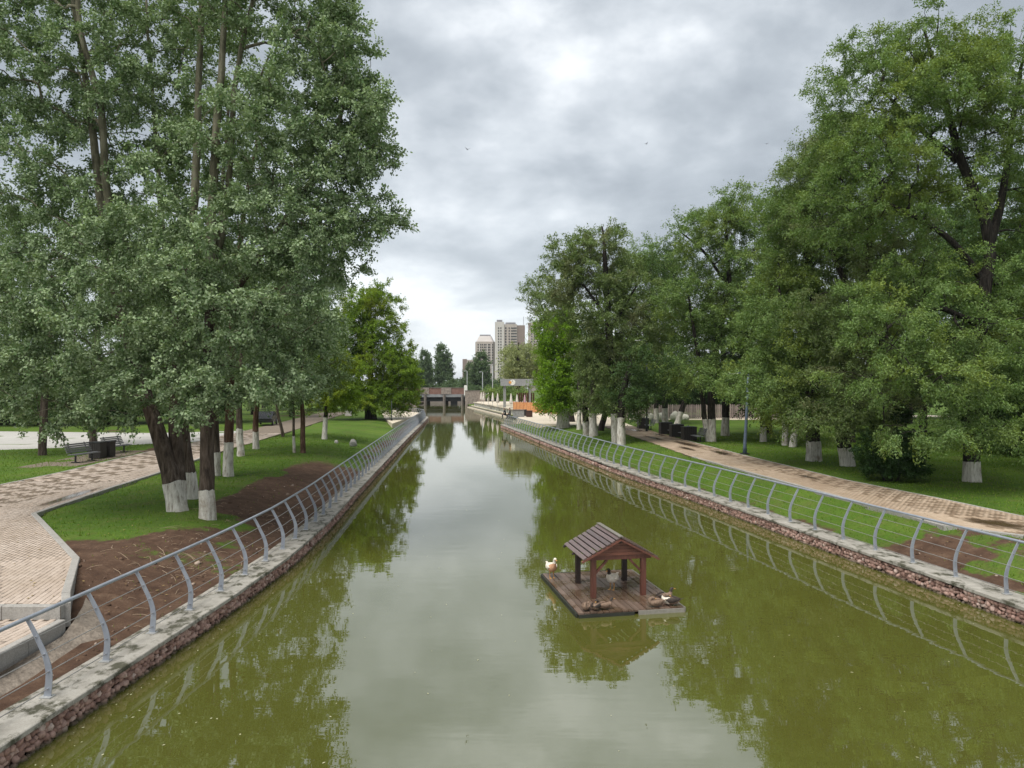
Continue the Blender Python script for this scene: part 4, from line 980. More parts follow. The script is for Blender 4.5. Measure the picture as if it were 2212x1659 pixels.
make_tree('elm leaning to the left with a reddish barked whitewashed foot, beside the round bush', (1833,1008), [
    ([(1833,1008),(1822,960),(1815,915),(1826,800),(1855,660),(1880,480),(1880,320)], [1,.95,.9,.8,.65,.5,.2]), ([(1855,660),(1800,560,-.3),(1760,440,-.3)], [.5,.35,.15])],
    [(1800,300,70,50,0,3),(1760,360,60,50,0,3),(1840,330,80,60,0,3),(1910,420,100,90,0,3),(1880,560,120,90,0,3),(1840,680,120,80,-2,3),(1900,790,140,70,-3,3),(1840,885,120,40,-3,2.4),(1760,470,70,70,0,3)],
    430, 300, 0.120, (M['bark_dark'], M['leaf_elm2']), 0.33, 0.95, 0.30, 6, 32, lime=1.0, group=GE, name='elm_tree', flat=0.35, aspect=0.5, sides=14, gap=0.22, dirw=1.1)
make_tree('thick elm with a bright white painted trunk right of the slanting blue grey post', (1759,997), [
    ([(1759,997),(1757,940),(1757,890),(1764,780),(1760,640),(1735,480),(1710,400)], [1,.95,.9,.8,.65,.45,.2]), ([(1757,890),(1735,800,-.3),(1700,700,-.5),(1680,600,-.5)], [.5,.42,.3,.15])],
    [(1725,400,50,50,0,2.6),(1690,470,60,60,0,2.8),(1775,500,95,80,0,3),(1715,590,95,80,0,3),(1675,700,80,75,-1,3),(1770,740,120,75,-2,3),(1650,825,80,40,-2,2.4),(1740,870,110,45,-2.5,2.4)],
    400, 300, 0.125, (PD, M['leaf_elm']), 0.36, 1.0, 0.28, 6, 33, lime=1.15, group=GE, name='elm_tree', flat=0.4, aspect=0.5, sides=14, gap=0.22, dirw=1.1)
make_tree('twin stemmed elm at the path edge just after the row of benches', (1538,955), [
    ([(1538,955),(1536,910),(1534,850),(1545,740),(1575,620),(1565,470)], [1,.95,.9,.75,.6,.25]), ([(1532,955),(1522,900),(1516,830),(1500,720),(1480,600)], [.7,.6,.55,.4,.2]), ([(1575,620),(1520,540),(1470,500)], [.45,.3,.14])],
    [(1565,455,75,50,0,3),(1505,510,70,50,0,3),(1625,500,70,70,0,3),(1560,585,105,75,0,3.5),(1475,660,75,75,0,3),(1590,710,105,85,0,3.5),(1520,800,100,55,-1,3),(1620,810,70,50,-1,3)],
    420, 290, 0.14, ELM, 0.30, 1.05, 0.25, 6, 34, lime=1.75, group=GE, name='elm_tree', flat=0.55, aspect=0.55, gap=0.22)
make_tree('elm with a short whitewashed foot left of the slanting blue grey post', (1567,942), [([(1567,942),(1567,900),(1568,850),(1560,750),(1550,640)], [1,.95,.9,.7,.4])],
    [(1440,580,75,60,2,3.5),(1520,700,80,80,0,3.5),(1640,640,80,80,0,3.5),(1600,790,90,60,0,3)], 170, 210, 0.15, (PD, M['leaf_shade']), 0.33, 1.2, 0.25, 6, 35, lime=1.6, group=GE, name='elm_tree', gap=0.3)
make_tree('tall slim poplar with a dark trunk between railing and right path, nearest the water', (1331,952), [
    ([(1331,952),(1328,900),(1325,850),(1317,740),(1311,640),(1306,560),(1298,490)], [1,.95,.92,.85,.75,.55,.2]), ([(1316,720),(1350,660),(1385,600)], [.4,.3,.14]), ([(1313,690),(1270,630,-.3),(1225,570,-.3)], [.4,.3,.14])],
    [(1300,515,52,35,0,2.4),(1240,545,60,45,0,2.6),(1225,605,55,50,0,2.6),(1290,590,80,55,0,3),(1350,620,70,60,0,3),(1270,680,95,55,0,3),(1360,730,70,60,0,3),(1300,800,60,60,0,2.4),(1345,860,60,45,0,2.4),(1290,760,50,60,0,2.6)],
    380, 280, 0.14, (PD, M['leaf_elm2']), 0.30, 0.95, 0.15, 6, 36, lime=2.1, name='poplar_tree', gap=0.22)
make_tree('small tree with a short white foot close behind the slim dark poplar by the railing', (1342,957), [([(1342,957),(1341,910),(1343,860),(1365,780)], [1,.95,.9,.4])],
    [(1380,790,60,60,0,2.5),(1360,860,55,40,0,2)], 60, 200, 0.135, (PD, M['leaf_shade']), 0.28, 0.9, 0.2, 6, 37, lime=1.9, name='poplar_tree')
make_tree('light green slender tree behind the benches with its thin crown against the sky', (1417,914), [([(1417,914),(1417,860),(1415,760),(1408,640),(1400,560)], [1,.9,.8,.6,.3])],
    [(1400,560,60,45,0,3),(1370,640,55,60,0,3),(1430,660,60,70,0,3),(1400,760,80,70,0,4),(1440,580,50,40,0,3),(1365,575,40,35,0,3)], 300, 220, 0.17, (PD, M['leaf_elm']), 0.26, 1.2, 0.1, 6, 38, lime=1.7, name='elm_tree', gap=0.15)
make_tree('bright green maple at the far end of the right railing beside the orange fence', (1217,922), [([(1217,922),(1217,890),(1215,850),(1212,780)], [1,.95,.8,.4])],
    [(1210,800,55,65,0,3.5),(1185,845,38,36,0,3),(1225,725,45,50,0,3.5),(1190,720,35,42,0,3),(1245,780,35,50,-1,3),(1240,845,36,35,-1,3),(1215,872,40,18,0,3)], 280, 200, 0.19, (PD, M['leaf_bright']), 0.62, 1.2, 0.12, 7, 39, lime=1.9, name='maple_tree', gap=0.28)
make_tree('leaning tree reaching out from behind the bright maple over the far water', (1236,912), [([(1236,912),(1232,880),(1222,800),(1200,720),(1170,660)], [1,.9,.75,.5,.2])],
    [(1175,640,42,40,0,3),(1145,625,26,26,0,2),(1215,640,40,35,0,3),(1200,690,55,35,0,3)], 110, 180, 0.17, (PD, M['leaf_elm2']), 0.36, 1.05, 0.1, 6, 40, name='elm_tree', gap=0.3)
SM = (PD, M['leaf_elm'])
cl = []
for i, (bx, by, tx, lob, lab) in enumerate((
    (1251,927,1250,[(1290,800,35,45,2,3),(1285,862,25,28,0,2.5)], 'leftmost of the clustered whitewashed trunks by the railing'),
    (1268,936,1264,[(1310,780,45,60,0,3),(1300,862,30,30,0,2.5)], 'dark trunked tree with a low white foot amid the clustered trunks'),
    (1283,939,1281,[(1310,790,55,60,0,3),(1285,868,50,30,0,2.5)], 'thickest white trunk of the cluster by the railing'),
    (1297,931,1304,[(1330,760,55,60,0,3),(1300,850,55,35,0,2.5)], 'dark trunk tilted to the right at the end of the cluster by the railing'))):
    make_tree(lab, (bx, by), [([(bx,by),((bx+tx)/2,(by+900)/2),(tx+(6 if i == 3 else 0),885),(tx+(12 if i == 3 else 0),800)], [1,.92,.85,.5])], lob, 64, 190, 0.16, SM if i % 2 else ELM2, (0.22,0.30,0.34,0.30)[i], 1.0, 0.18, 6, 50+i, lime=(1.9,1.1,1.9,0)[i], group='clustered trunks by the right railing', name='elm_tree', gap=0.28)
for i, (bx, by, lob, lab, lm, rr) in enumerate((
    (1649,955,[(1655,790,70,70,0,3),(1640,870,55,35,0,2.5)], 'small dark tree with a wide white foot in the lawn behind the blue grey post', 1.1, .24),
    (1696,963,[(1700,800,80,70,0,3)], 'small straight tree with a tall white foot left of the thick white elm', 2.0, .22),
    (1711,966,[(1725,820,60,60,0,3)], 'small tree leaning right with a white foot, nearly touching the thick white elm', 1.3, .22),
    (1462,917,[(1450,800,70,70,0,4)], 'dark trunk leaning right behind the row of park benches', 1.4, .30),
    (1437,911,[(1420,800,60,60,0,4)], 'dark twin trunk in front of the white boulders by the picket fence', 1.6, .34))):
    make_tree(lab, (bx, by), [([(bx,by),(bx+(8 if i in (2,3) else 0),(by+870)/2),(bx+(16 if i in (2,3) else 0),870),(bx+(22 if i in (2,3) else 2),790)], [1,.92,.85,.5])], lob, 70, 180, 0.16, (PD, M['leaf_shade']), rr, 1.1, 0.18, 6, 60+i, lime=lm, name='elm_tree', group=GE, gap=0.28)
bush0 = make_tree('round dark green bush on the grass edge between two whitewashed elms', (1925,1040), [([(1925,1040),(1925,1010),(1928,975)], [1,.8,.4]), ([(1935,1040),(1950,1005),(1965,975)], [1,.8,.4]), ([(1915,1040),(1895,1005),(1885,975)], [1,.8,.4])],
    [(1930,1000,70,42,0,1.2),(1900,970,50,35,0,1),(1965,965,50,35,0,1),(1930,1020,80,25,0,1.3)], 260, 200, 0.085, (PD, M['leaf_bush']), 0.05, 0.34, 0.1, 6, 70, name='bush', cat='bush', tipr=0.005)

# ---- park background: one of each kind, then copies
def backdrop(proto, spots, zf):
    for i, (x, y, s, rz) in enumerate(spots):
        dup(proto, (x, y, float(zf(np.array(x), np.array(y))) - 0.05), rz, s)
bx_, by_ = 1900, 905
pA = make_tree('leafy tree in the dense dark wood behind the right lawn', (1800,918), [([(1800,918),(1800,880),(1802,800),(1800,700),(1795,600)], [1,.95,.85,.6,.3])],
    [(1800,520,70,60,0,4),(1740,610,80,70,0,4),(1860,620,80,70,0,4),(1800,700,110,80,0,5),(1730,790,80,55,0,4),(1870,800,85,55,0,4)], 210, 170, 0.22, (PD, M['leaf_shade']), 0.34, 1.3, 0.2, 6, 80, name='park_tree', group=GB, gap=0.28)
ORD = 'first second third fourth fifth sixth seventh eighth ninth tenth eleventh twelfth thirteenth fourteenth fifteenth sixteenth seventeenth eighteenth nineteenth twentieth'.split() + ['twenty-%s' % w for w in 'first second third fourth fifth sixth seventh'.split()]
def name_row(obs, what):
    for k, o in enumerate(sorted(obs, key=lambda q: q.location.x/q.location.y)): o['label'] = '%s, %s from the left' % (what, ORD[k])
BG = []
for x, y, s, rz in ((29,37,.62,1.3),(34,45,.75,2.6),(25.5,33.5,.5,4.4),(40,50,.8,.2),(22,62,.8,1.1),(33,58,.9,2.2),(41,52,.95,.4),(30,46,.8,4.0),(38,42,.85,5.0),(24.5,52,.7,3.1),(48,66,1.1,2.6),(58,60,1.1,.9),(55,88,1.2,1.7),(64,100,1.3,3.9),(30,98,.9,2.0),(22,100,.85,5.2),(15,104,.8,.3),(36,31,.8,3.3),(45,35,.9,1.9),(28,26,.72,4.4),(75,90,1.3,2.9),(44,80,1.0,4.1)):
    BG.append(dup(pA, (x, y, 0.93), rz, s, group=GB))
name_row(BG + [pA], 'leafy tree in the dark wood behind the right lawn')
pB = make_tree('leafy tree beyond the pale road on the left side of the park', (420,915), [([(420,915),(420,880),(418,800),(420,700),(425,610)], [1,.95,.85,.6,.3])],
    [(420,540,65,55,0,4),(360,630,75,65,0,4),(480,640,75,65,0,4),(420,720,105,75,0,5),(355,800,75,50,0,4),(485,805,75,50,0,4)], 200, 170, 0.23, (PD, M['leaf_poplar2']), 0.32, 1.35, 0.2, 6, 81, name='park_tree', group='trees beyond the pale road on the left', gap=0.28)
BG2 = []
for x, y, s, rz in ((-44,84,1,1.1),(-56,80,1.05,2.2),(-70,86,1.1,.4),(-62,72,.9,4.0),(-82,78,1.1,5.0),(-90,100,1.3,3.1),(-52,100,1.1,2.6),(-38,106,1.0,.9),(-33,124,.9,1.7),(-44,128,1.1,3.9),(-95,90,1.2,.8),(-34,82,.85,3.6),(-30,98,.8,5.5)):
    BG2.append(dup(pB, (x, y, 0.93), rz, s))
name_row(BG2 + [pB], 'leafy tree beyond the pale road on the left')

BU = []
for x, y, s in ((-36,80,3.0),(-43,77,2.8),(-49,76,3.2),(-56,78,2.7),(-63,75,3.1),(-71,80,3.3),(-79,77,2.9)): BU.append(dup(bush0, (x, y, .9), x*.7, s, group='shrubs beyond the pale road'))
name_row(BU, 'dark shrub beyond the pale road on the left')
BU = []
for x, y, s in ((22,97,2.8),(29,98,3.1),(36,97,2.7),(43,97,3.2),(51,95,3.0),(33,66,2.4),(42,62,2.6),(50,60,2.7),(36,48,2.0),(43,47,2.3),(30,42,1.7)): BU.append(dup(bush0, (x, y, .9), x*.9, s, group='shrubs in the wood on the right'))
name_row(BU, 'dark shrub in the wood behind the right lawn')

# ---- far bank: willow, poplars, low mass
make_tree('pale yellow green willow behind the grey canopy', (1118,868), [([(1118,868),(1118,840),(1118,790),(1120,740)], [1,.9,.7,.3])],
    [(1112,775,28,36,0,6),(1150,768,34,30,0,6),(1128,805,42,28,0,6),(1172,775,26,38,0,6)], 200, 130, 0.38, (PD, M['leaf_willow']), 0.5, 2.2, 0.6, 6, 90, name='willow_tree', Y=165, gap=0.25)
make_tree('rounded green tree just behind the two canopy columns', (1075,868), [([(1075,868),(1075,855),(1075,845),(1075,838)], [1,.9,.7,.3])],
    [(1062,848,16,14,0,4),(1088,846,16,14,0,4),(1120,850,24,12,0,4)], 80, 110, 0.26, (PD, M['leaf_elm']), 0.3, 1.2, 0.2, 6, 91, name='park_tree', Y=150)
pp = make_tree('tall columnar poplar standing alone beyond the middle of the brick bridge', (957,858), [([(957,858),(957,830),(957,790),(957,760)], [1,.9,.6,.2])],
    [(957,815,20,30,0,4),(955,782,12,28,0,3),(953,758,5,16,0,1.6),(967,790,6,30,0,2.2)], 150, 110, 0.55, (PD, M['leaf_far']), 0.5, 1.9, -0.5, 6, 92, name='poplar_tree', Y=270)
for bx, Y, s, lab in ((917,275,(.72,.72,.93),'pair of slim poplar crowns beyond the left end of the brick bridge'), (926,285,(.5,.5,.9),'narrowest far poplar beside the left pair beyond the bridge'), (1038,262,(1.05,1.0,.86),'broad dark poplar in front of the round topped tower'), (897,262,(.9,.9,.7),'low poplar partly behind the yellow green maple and beyond the bridge'), (1016,300,(.8,.8,.72),'low poplar between the far lamp posts beyond the bridge')):
    dup(pp, ((bx-CX)*Y/FPX, Y, 0.9), bx*0.7, s, lab)
pl = make_tree('low green trees forming a hedge line beyond the brick bridge', (985,858), [([(985,858),(985,850),(985,840)], [1,.9,.5])],
    [(985,835,26,16,0,6),(970,842,18,12,0,5),(1000,842,18,12,0,5)], 90, 100, 0.55, (PD, M['leaf_far']), 0.3, 1.6, 0.1, 6, 93, name='park_tree', group='low trees beyond the bridge', Y=262)
BG3 = []
for bx, Y, s in ((935,270,1),(965,290,1),(1012,275,1.1),(1052,268,1.0),(1072,280,1.1),(905,280,1.1),(880,270,1.2),(1095,250,1.0),(860,290,1.3),(1028,255,.8)):
    BG3.append(dup(pl, ((bx-CX)*Y/FPX, Y, 0.9), bx*0.3, s))
name_row(BG3 + [pl], 'low green tree in the hedge line beyond the brick bridge')

# ------------------------------------------------------------------ bridge at the end of the canal
YB = 205.0
def bz(py): return CAMZ - (py - HY)*YB/FPX
def bxx(px): return (px - CX)*YB/FPX
b = thing('brick_bridge', 'low road bridge with red brick and rubble parapet crossing the far end of the canal', 'bridge', (bxx(960), YB, 0))
ox = bxx(960)
MB().box((0.5, 6.2, 2.7), (46, 11.6, 0.85)).build('deck', M['beam'], b)
MB().box((0.5, 0.1, 2.70), (46, 0.5, 0.8)).build('edge_beam', M['beam'], b)
MB().box((0.5, 5.8, 1.68), (30, 10.8, 1.19)).build('shade_block', M['shade_block'], b)  # solid dark block standing in for the shade in the opening below the deck
pz0, pz1 = 3.13, 4.95
for k, (a, c, mt) in enumerate(((820,845,'rubble'),(845,893,'brick'),(893,906,'brick'),(908,927,'rubble'),(927,953,'brick'),(953,975,'rubble'),(975,1003,'brick'))):
    x0, x1 = bxx(a)-ox, bxx(c)-ox
    MB().box(((x0+x1)/2, (-0.05 if mt == 'rubble' else 0.06), (pz0+pz1)/2 - (0 if mt == 'rubble' else 0.1)), (x1-x0-0.04, 0.5 if mt == 'rubble' else 0.36, pz1-pz0)).build('stone_panel' if mt == 'rubble' else 'brick_panel', M[mt], b)
MB().box((bxx(912)-ox, 0.05, pz1+0.02), (24.2, 0.6, 0.13)).build('parapet_cap', M['pier'], b)
for px in (919, 960, 999):
    MB().prism([(bxx(px)-ox-.34,-.9),(bxx(px)-ox,-1.2),(bxx(px)-ox+.34,-.9),(bxx(px)-ox+.34,9),(bxx(px)-ox-.34,9)], -0.4, 3.0).build('pier', M['pier'], b)
MB().box((bxx(980)-ox, 1.2, 0.7), (1.9, 0.8, 2.2)).build('pump_box', M['shade_block'], b)
MB().box((bxx(1006)-ox, 0.1, 4.2), (0.9, 0.9, 2.9)).build('end_pillar', M['white'], b)
# rubble wing wall right of the bridge
w = thing('rubble_wall', 'mottled rubble stone wall right of the brick bridge', 'wall', (bxx(1029), 199, 0))
MB().box((0, 0, 2.0), (5.6, 0.8, 4.2)).build('wall_body', M['rubble'], w); MB().box((0, 0, 4.16), (5.8, 1.0, 0.14)).build('cap', M['pier'], w)
tag(MB().box((bxx(960), 236, 0.2), (60, 0.8, 1.6)).build('bank_wall', M['pier']), 'pale concrete bank wall seen low under the brick bridge', 'wall')
w = thing('rubble_wall', 'rubble stone abutment wall left of the brick bridge behind the maple', 'wall', (bxx(868), 199, 0))
MB().box((-2, 0, 1.6), (14.0, 0.8, 3.4)).build('wall_body', M['rubble'], w); MB().box((-2, 0, 3.36), (14.2, 1.0, 0.14)).build('cap', M['pier'], w)

# ------------------------------------------------------------------ stepped quay on the far right bank
q0, q1 = np.array((-1.2, 121.0)), np.array((-11.2, 182.0)); qd = (q1-q0)/np.linalg.norm(q1-q0); qn = np.array((qd[1], -qd[0]))
if qn[0] < 0: qn = -qn
qa = math.atan2(qd[1], qd[0]); qL = float(np.linalg.norm(q1-q0)); qm = (q0+q1)/2
st = thing('stone_steps', 'pale stone steps running down to the water on the far right bank', 'steps', (qm[0], qm[1], 0), qa)
for k in range(3):
    MB().box((0, -(0.45*k) - 0.2, 0.16 + 0.17*k - 0.25), (qL, 0.5, 0.5)).build('step', M['cream' if k != 1 else 'pier'], st)
w = thing('balustrade', 'low balustrade of pale stone pillars above the waterside steps', 'balustrade', (qm[0]+qn[0]*1.7, qm[1]+qn[1]*1.7, 0.35), qa)
for i in range(26): MB().box((0, 0, 0), (0.34, 0.30, 0.8)).build('pillar', M['white'], w, loc=(-qL/2 + (i+0.5)*qL/26, 0, 0.45)) if i == 0 else link('pillar', bpy.data.objects['pillar'].data, w, (-qL/2 + (i+0.5)*qL/26, 0, 0.45))
MB().box((0, 0, 0.92), (qL, 0.5, 0.14)).build('top_rail', M['cream'], w)
MB().box((0, -0.3, 0.4), (qL, 0.2, 0.8)).build('wall_panel', M['stone_grey'], w)
# terrace behind it
def wl_poly(): 
    a = q0 + qn*2.0; c = q1 + qn*2.0
    return [tuple(a), (16, 128), (10, 200), (-9.5, 200), tuple(c)]
sheet('terrace', prism_ccw(wl_poly()), 1.15, M['cream'], 1.3)

# closed parasols
def parasol(mt):
    t = thing('closed_parasol', 'x', 'parasol', (0, 0, 0))
    MB().tube([(0,0,0),(0,0,2.75)], 0.035, 6).build('pole', M['lamp_pale'], t)
    MB().tube([(0,0,.95),(0,0,1.0),(0,0,1.25),(0,0,1.8),(0,0,2.4),(0,0,2.8)], [.06,.26,.30,.22,.13,.03], 9).build('folded_canvas', M[mt], t, smooth=True)
    MB().box((0,0,.05), (.6,.6,.1)).build('base', M['pier'], t)
    return t
p0 = parasol('canvas'); p1 = parasol('canvas_pink')
PS = [(1039.6,862,168,'closed pale parasol nearest the rubble wing wall of the bridge'),(1044.5,862,160,'closed pale parasol second along the terrace from the bridge'),(1054.9,868,150,'tall closed pale parasol midway along the balustrade'),(1064.3,869,146,'closed white parasol just left of the leaning thin one'),(1075,872,138,'thin closed parasol left of the canopy column'),(1103.9,880,125,'closed parasol right of the canopy column, before the orange fence'),(1116.7,881,122,'closed pale parasol in front of the orange fence'),(1133.5,883,117,'closed mauve parasol in front of the orange fence')]
for i, (px, py, Y, lab) in enumerate(PS):
    src = p1 if i == 7 else p0
    pos = ((px-CX)*Y/FPX, Y, 1.15 if Y > 122 else 1.0)
    if i in (0, 7): src.location = pos; src['label'] = lab; src['group'] = 'closed parasols on the far terrace'
    else: dup(src, pos, 0, None, lab, 'closed parasols on the far terrace')

# grey canopy with a round emblem
YC = 132.0
def c3(px, py, Y=YC): return atY(px, py, Y)
c = thing('canopy', 'grey flat canopy on square columns with a round orange and white emblem on its fascia', 'canopy', (c3(1115,880)[0], YC, 1.1))
cx0 = c3(1115,880)[0]; x0, x1 = c3(1081,0)[0]-cx0, c3(1152,0)[0]-cx0
zt, zb_ = c3(0,818.6)[2]-1.1, c3(0,833.5)[2]-1.1
MB().box(((x0+x1)/2, 0, (zt+zb_)/2), (x1-x0, 0.3, zt-zb_)).build('fascia', M['fascia'], c)
MB().box(((x0+x1)/2+1.0, 3.2, zb_+.35), (x1-x0+1.8, 6.0, 0.5)).build('roof', M['column'], c)
for px in (1090, 1145):
    xx = c3(px,0)[0]-cx0
    MB().box((xx, 0.5, zb_/2), (0.5 if px == 1090 else 0.3, 0.5 if px == 1090 else .3, zb_)).build('column', M['column'], c)
    MB().box((xx, 5.6, zb_/2), (0.35, 0.35, zb_)).build('column', M['column'], c)
ex = c3(1107,0)[0]-cx0; ez = (zt+zb_)/2
em = MB().tube([(ex,-.15,ez),(ex,-.21,ez)], .52, 20).build('emblem', M['white'], c)
MB().tube([(ex-.42,-.155,ez),(ex-.42,-.24,ez)], (.26,), 12).build('emblem_spot', M['red_lamp'], em)
MB().add([(ex-.12,-.225,ez+.15),(ex+.12,-.225,ez+.15),(ex,-.225,ez+.42),(ex-.12,-.23,ez+.15),(ex+.12,-.23,ez+.15),(ex,-.23,ez+.42)], [(0,1,2),(5,4,3)]).build('emblem_mark', M['fascia'], em)
# orange slatted fence
f = thing('orange_fence', 'orange panelled fence around the far terrace under the canopy', 'fence', (c3(1109,893,118)[0], 118, 1.0))
fx0 = c3(1109,0,118)[0]
pts = [(0, 0), (c3(1146,0,114)[0]-fx0, -4), (c3(1186,0,110)[0]-fx0, -8), (c3(1206,0,106)[0]-fx0, -12)]
first = {}
for (ax, ay), (bx, by) in zip(pts[:-1], pts[1:]):
    L = math.hypot(bx-ax, by-ay); n = max(2, round(L/1.0)); a = math.atan2(by-ay, bx-ax)
    for i in range(n):
        t = (i+.5)/n
        MB().box((0,0,0), (L/n-.10, .05, 1.5)).build('panel', M['orange'], f, loc=(ax+(bx-ax)*t, ay+(by-ay)*t, .85)).rotation_euler = (0,0,a)
        MB().box((0,0,0), (.10, .10, 1.72)).build('post', M['orange_post'], f, loc=(ax+(bx-ax)*i/n, ay+(by-ay)*i/n, .86)).rotation_euler = (0,0,a)
f2 = thing('timber_screen', 'tall dark brown timber screen standing beneath the canopy', 'screen', (c3(1135,880,136)[0], 136, 1.1))
for i in range(9): MB().box((0,0,0), (.28, .08, 2.9)).build('plank', M['wood_gable' if i % 3 else 'wood_red'], f2, loc=(-1.5+i*.38, 0, 1.45))
# stone planter and bins by the end of the railing
t = thing('stone_planter', 'grey stone block planter behind the two seated people', 'planter', (c3(1120,900,97)[0], 97, 1.0))
MB().box((0,0,.45), (1.5,.9,.95)).build('planter_body', M['stone_grey'], t); MB().box((0,0,.96), (1.62,1.02,.09)).build('rim', M['pier'], t)
def litter_bin(label, loc, mat, sx=.62, h=.82, group=None):
    t = thing('litter_bin', label, 'bin', loc, 0, group)
    MB().box((0,0,h/2), (sx*.92,sx*.92,h-.1)).build('liner', M['bin'], t)
    for k in range(6):
        for (dx, dy) in ((sx*(k-2.5)/6, -sx/2),(sx*(k-2.5)/6, sx/2)): MB().box((dx,dy,h/2), (sx/6-.02,.03,h-.06)).build('slat', M[mat], t)
        for (dx, dy) in ((-sx/2, sx*(k-2.5)/6),(sx/2, sx*(k-2.5)/6)): MB().box((dx,dy,h/2), (.03,sx/6-.02,h-.06)).build('slat', M[mat], t)
    MB().box((0,0,h), (sx+.07,sx+.07,.05)).build('rim', M['iron'], t)
    return t
litter_bin('brown slatted litter bin on the cream plaza beside the orange fence', (c3(1143.5,0,97)[0], 97, 1.0), 'bin_brown', .8, .85)
litter_bin('small dark litter bin touching the stone block planter', (c3(1133.5,0,100)[0], 100, 1.0), 'bin', .5, .9)
for px, Y, lab in ((1184,100,'thin dark signpost on the plaza in front of the orange fence'),):
    t = thing('sign_post', lab, 'post', (c3(px,0,Y)[0], Y, 1.0)); MB().tube([(0,0,0),(0,0,2.3)], .045, 6).build('pole', M['column'], t); MB().box((0,-.05,2.1), (.34,.03,.42)).build('plate', M['plate'], t)

# ------------------------------------------------------------------ towers
def tower_windows(parent, me, cols, z0, dz, rows, y, yaw=0):
    for rI in range(rows):
        for x in cols: link('window', me, parent, (x, y, z0 + dz*rI))
YT = 780.0; sT = YT/FPX
def tz(py, Y=YT): return CAMZ - (py-HY)*Y/FPX
t = thing('apartment_tower', 'tall slab tower with a white left wing, window bands and a brown side', 'tower', ((1100-CX)*sT, YT, 0.9))
def X(px): return (px-1100)*sT
win = MB().box((0,-.12,0), (1.6,.3,1.6)).mesh('window', M['glass']); band = MB().box((0,-.12,0), (6.2,.3,1.25)).mesh('window_band', M['glass'])
small = MB().box((0,-.12,0), (1.25,.3,1.5)).mesh('window', M['glass'])
H1 = tz(702); Hw = tz(697)
MB().box(((X(1069)+X(1089))/2, 6, Hw/2), (X(1089)-X(1069), 12, Hw)).build('white_wing', M['tower_white'], t)
MB().box(((X(1089)+X(1117))/2, 8, H1/2), (X(1117)-X(1089), 14, H1)).build('main_block', M['tower_cream'], t)
MB().box(((X(1117)+X(1134))/2, 10, (H1-1)/2), (X(1134)-X(1117), 16, H1-1)).build('brown_block', M['tower_brown'], t)
MB().box((X(1079), 6, Hw+1.2), (6, 5, 2.6)).build('roof_sign', M['tower_roof'], t)
MB().box((X(1103), 8, H1+1.1), (11, 8, 2.2)).build('plant_room', M['tower_roof'], t)
MB().tube([(X(1131),10,H1),(X(1131.5),10,H1+9)], .25, 5).build('mast', M['tower_roof'], t)
rows = 22
for k in range(rows):
    z = H1 - 4.2 - k*3.0
    if z < 12: break
    link('window', small, t, (X(1077), 0, z)); link('window', small, t, (X(1082), 0, z))
    link('window', win, t, (X(1092.5), 1, z)); link('window', small, t, (X(1100), 1, z)); link('window_band', band, t, (X(1110), 1, z))
t = thing('apartment_tower', 'rounded cream tower with a mansard cap left of the tall slab tower', 'tower', ((1046-CX)*sT, YT+20, 0.9))
def X2(px): return (px-1046)*sT
H2 = tz(737)
mb = MB(); poly = [(X2(1024),6),(X2(1029),0),(X2(1064),0),(X2(1069),6),(X2(1069),18),(X2(1024),18)]
mb.prism(poly, 0, H2); mb.build('main_block', M['tower_cream'], t)
poly2 = [(p[0]*.92, p[1]*.9+1) for p in poly]; top = [(p[0]*.62, p[1]*.6+4) for p in poly]
vs = [(p[0], p[1], H2) for p in poly2] + [(p[0], p[1], H2+6.5) for p in top]; n = len(poly)
MB().add(vs, [tuple(range(n,2*n))] + [(i,(i+1)%n,n+(i+1)%n,n+i) for i in range(n)]).build('mansard', M['tower_white'], t)
MB().box((0, 9, H2+7.4), (12, 4, 1.6)).build('roof_sign', M['tower_roof'], t)
for px in (1034, 1051, 1060): MB().box((X2(px), -.25, H2/2-1), (1.1,.5,H2-4)).build('pilaster', M['tower_white'], t)
for k in range(21):
    z = H2 - 3.5 - k*2.9
    if z < 14: break
    for px in (1031, 1036.5, 1040.5, 1045, 1048.5, 1054, 1057, 1063): link('window', small, t, (X2(px), 0, z))
t = thing('apartment_tower', 'top of a pale tower with a mast rising over the right bank trees', 'tower', ((1158-CX)*sT, YT+60, 0.9))
H3 = tz(688)
MB().box((0, 8, H3/2), (14, 14, H3)).build('main_block', M['tower_cream'], t); MB().box((2, 8, H3+1.5), (8, 8, 3)).build('plant_room', M['tower_roof'], t)
MB().tube([(-5,8,H3),(-5,8,H3+9)], .25, 5).build('mast', M['tower_roof'], t); MB().box((-5.6,-.1,H3-3), (1.6,.4,5)).build('pilaster', M['tower_brown'], t)
for k in range(14):
    for dx in (-3, 0, 3, 5.5): link('window', small, t, (dx, 1, H3-4-3*k))
t = thing('apartment_block', 'low distant apartment block left of the rounded tower', 'building', ((1008-CX)*sT, YT+40, 0.9))
H4 = tz(776)
MB().box((1.5, 8, H4/2), (8, 12, H4)).build('main_block', M['tower_cream'], t); MB().box((-5, 8, H4/2-.5), (4.6, 12, H4+3)).build('side_block', M['tower_brown'], t)
for k in range(8):
    for dx in (-.6, 1.5, 3.6): link('window', small, t, (dx, 2, H4-2.5-3*k))
t = thing('apartment_block', 'small pale distant block half hidden by the far poplars', 'building', ((1022-CX)*sT, YT+90, 0.9))
H5 = tz(781)
MB().box((0, 8, H5/2), (6, 10, H5)).build('main_block', M['tower_white'], t)
for k in range(6):
    for dx in (-1.6, 0, 1.6): link('window', small, t, (dx, 3, H5-2.5-3*k))

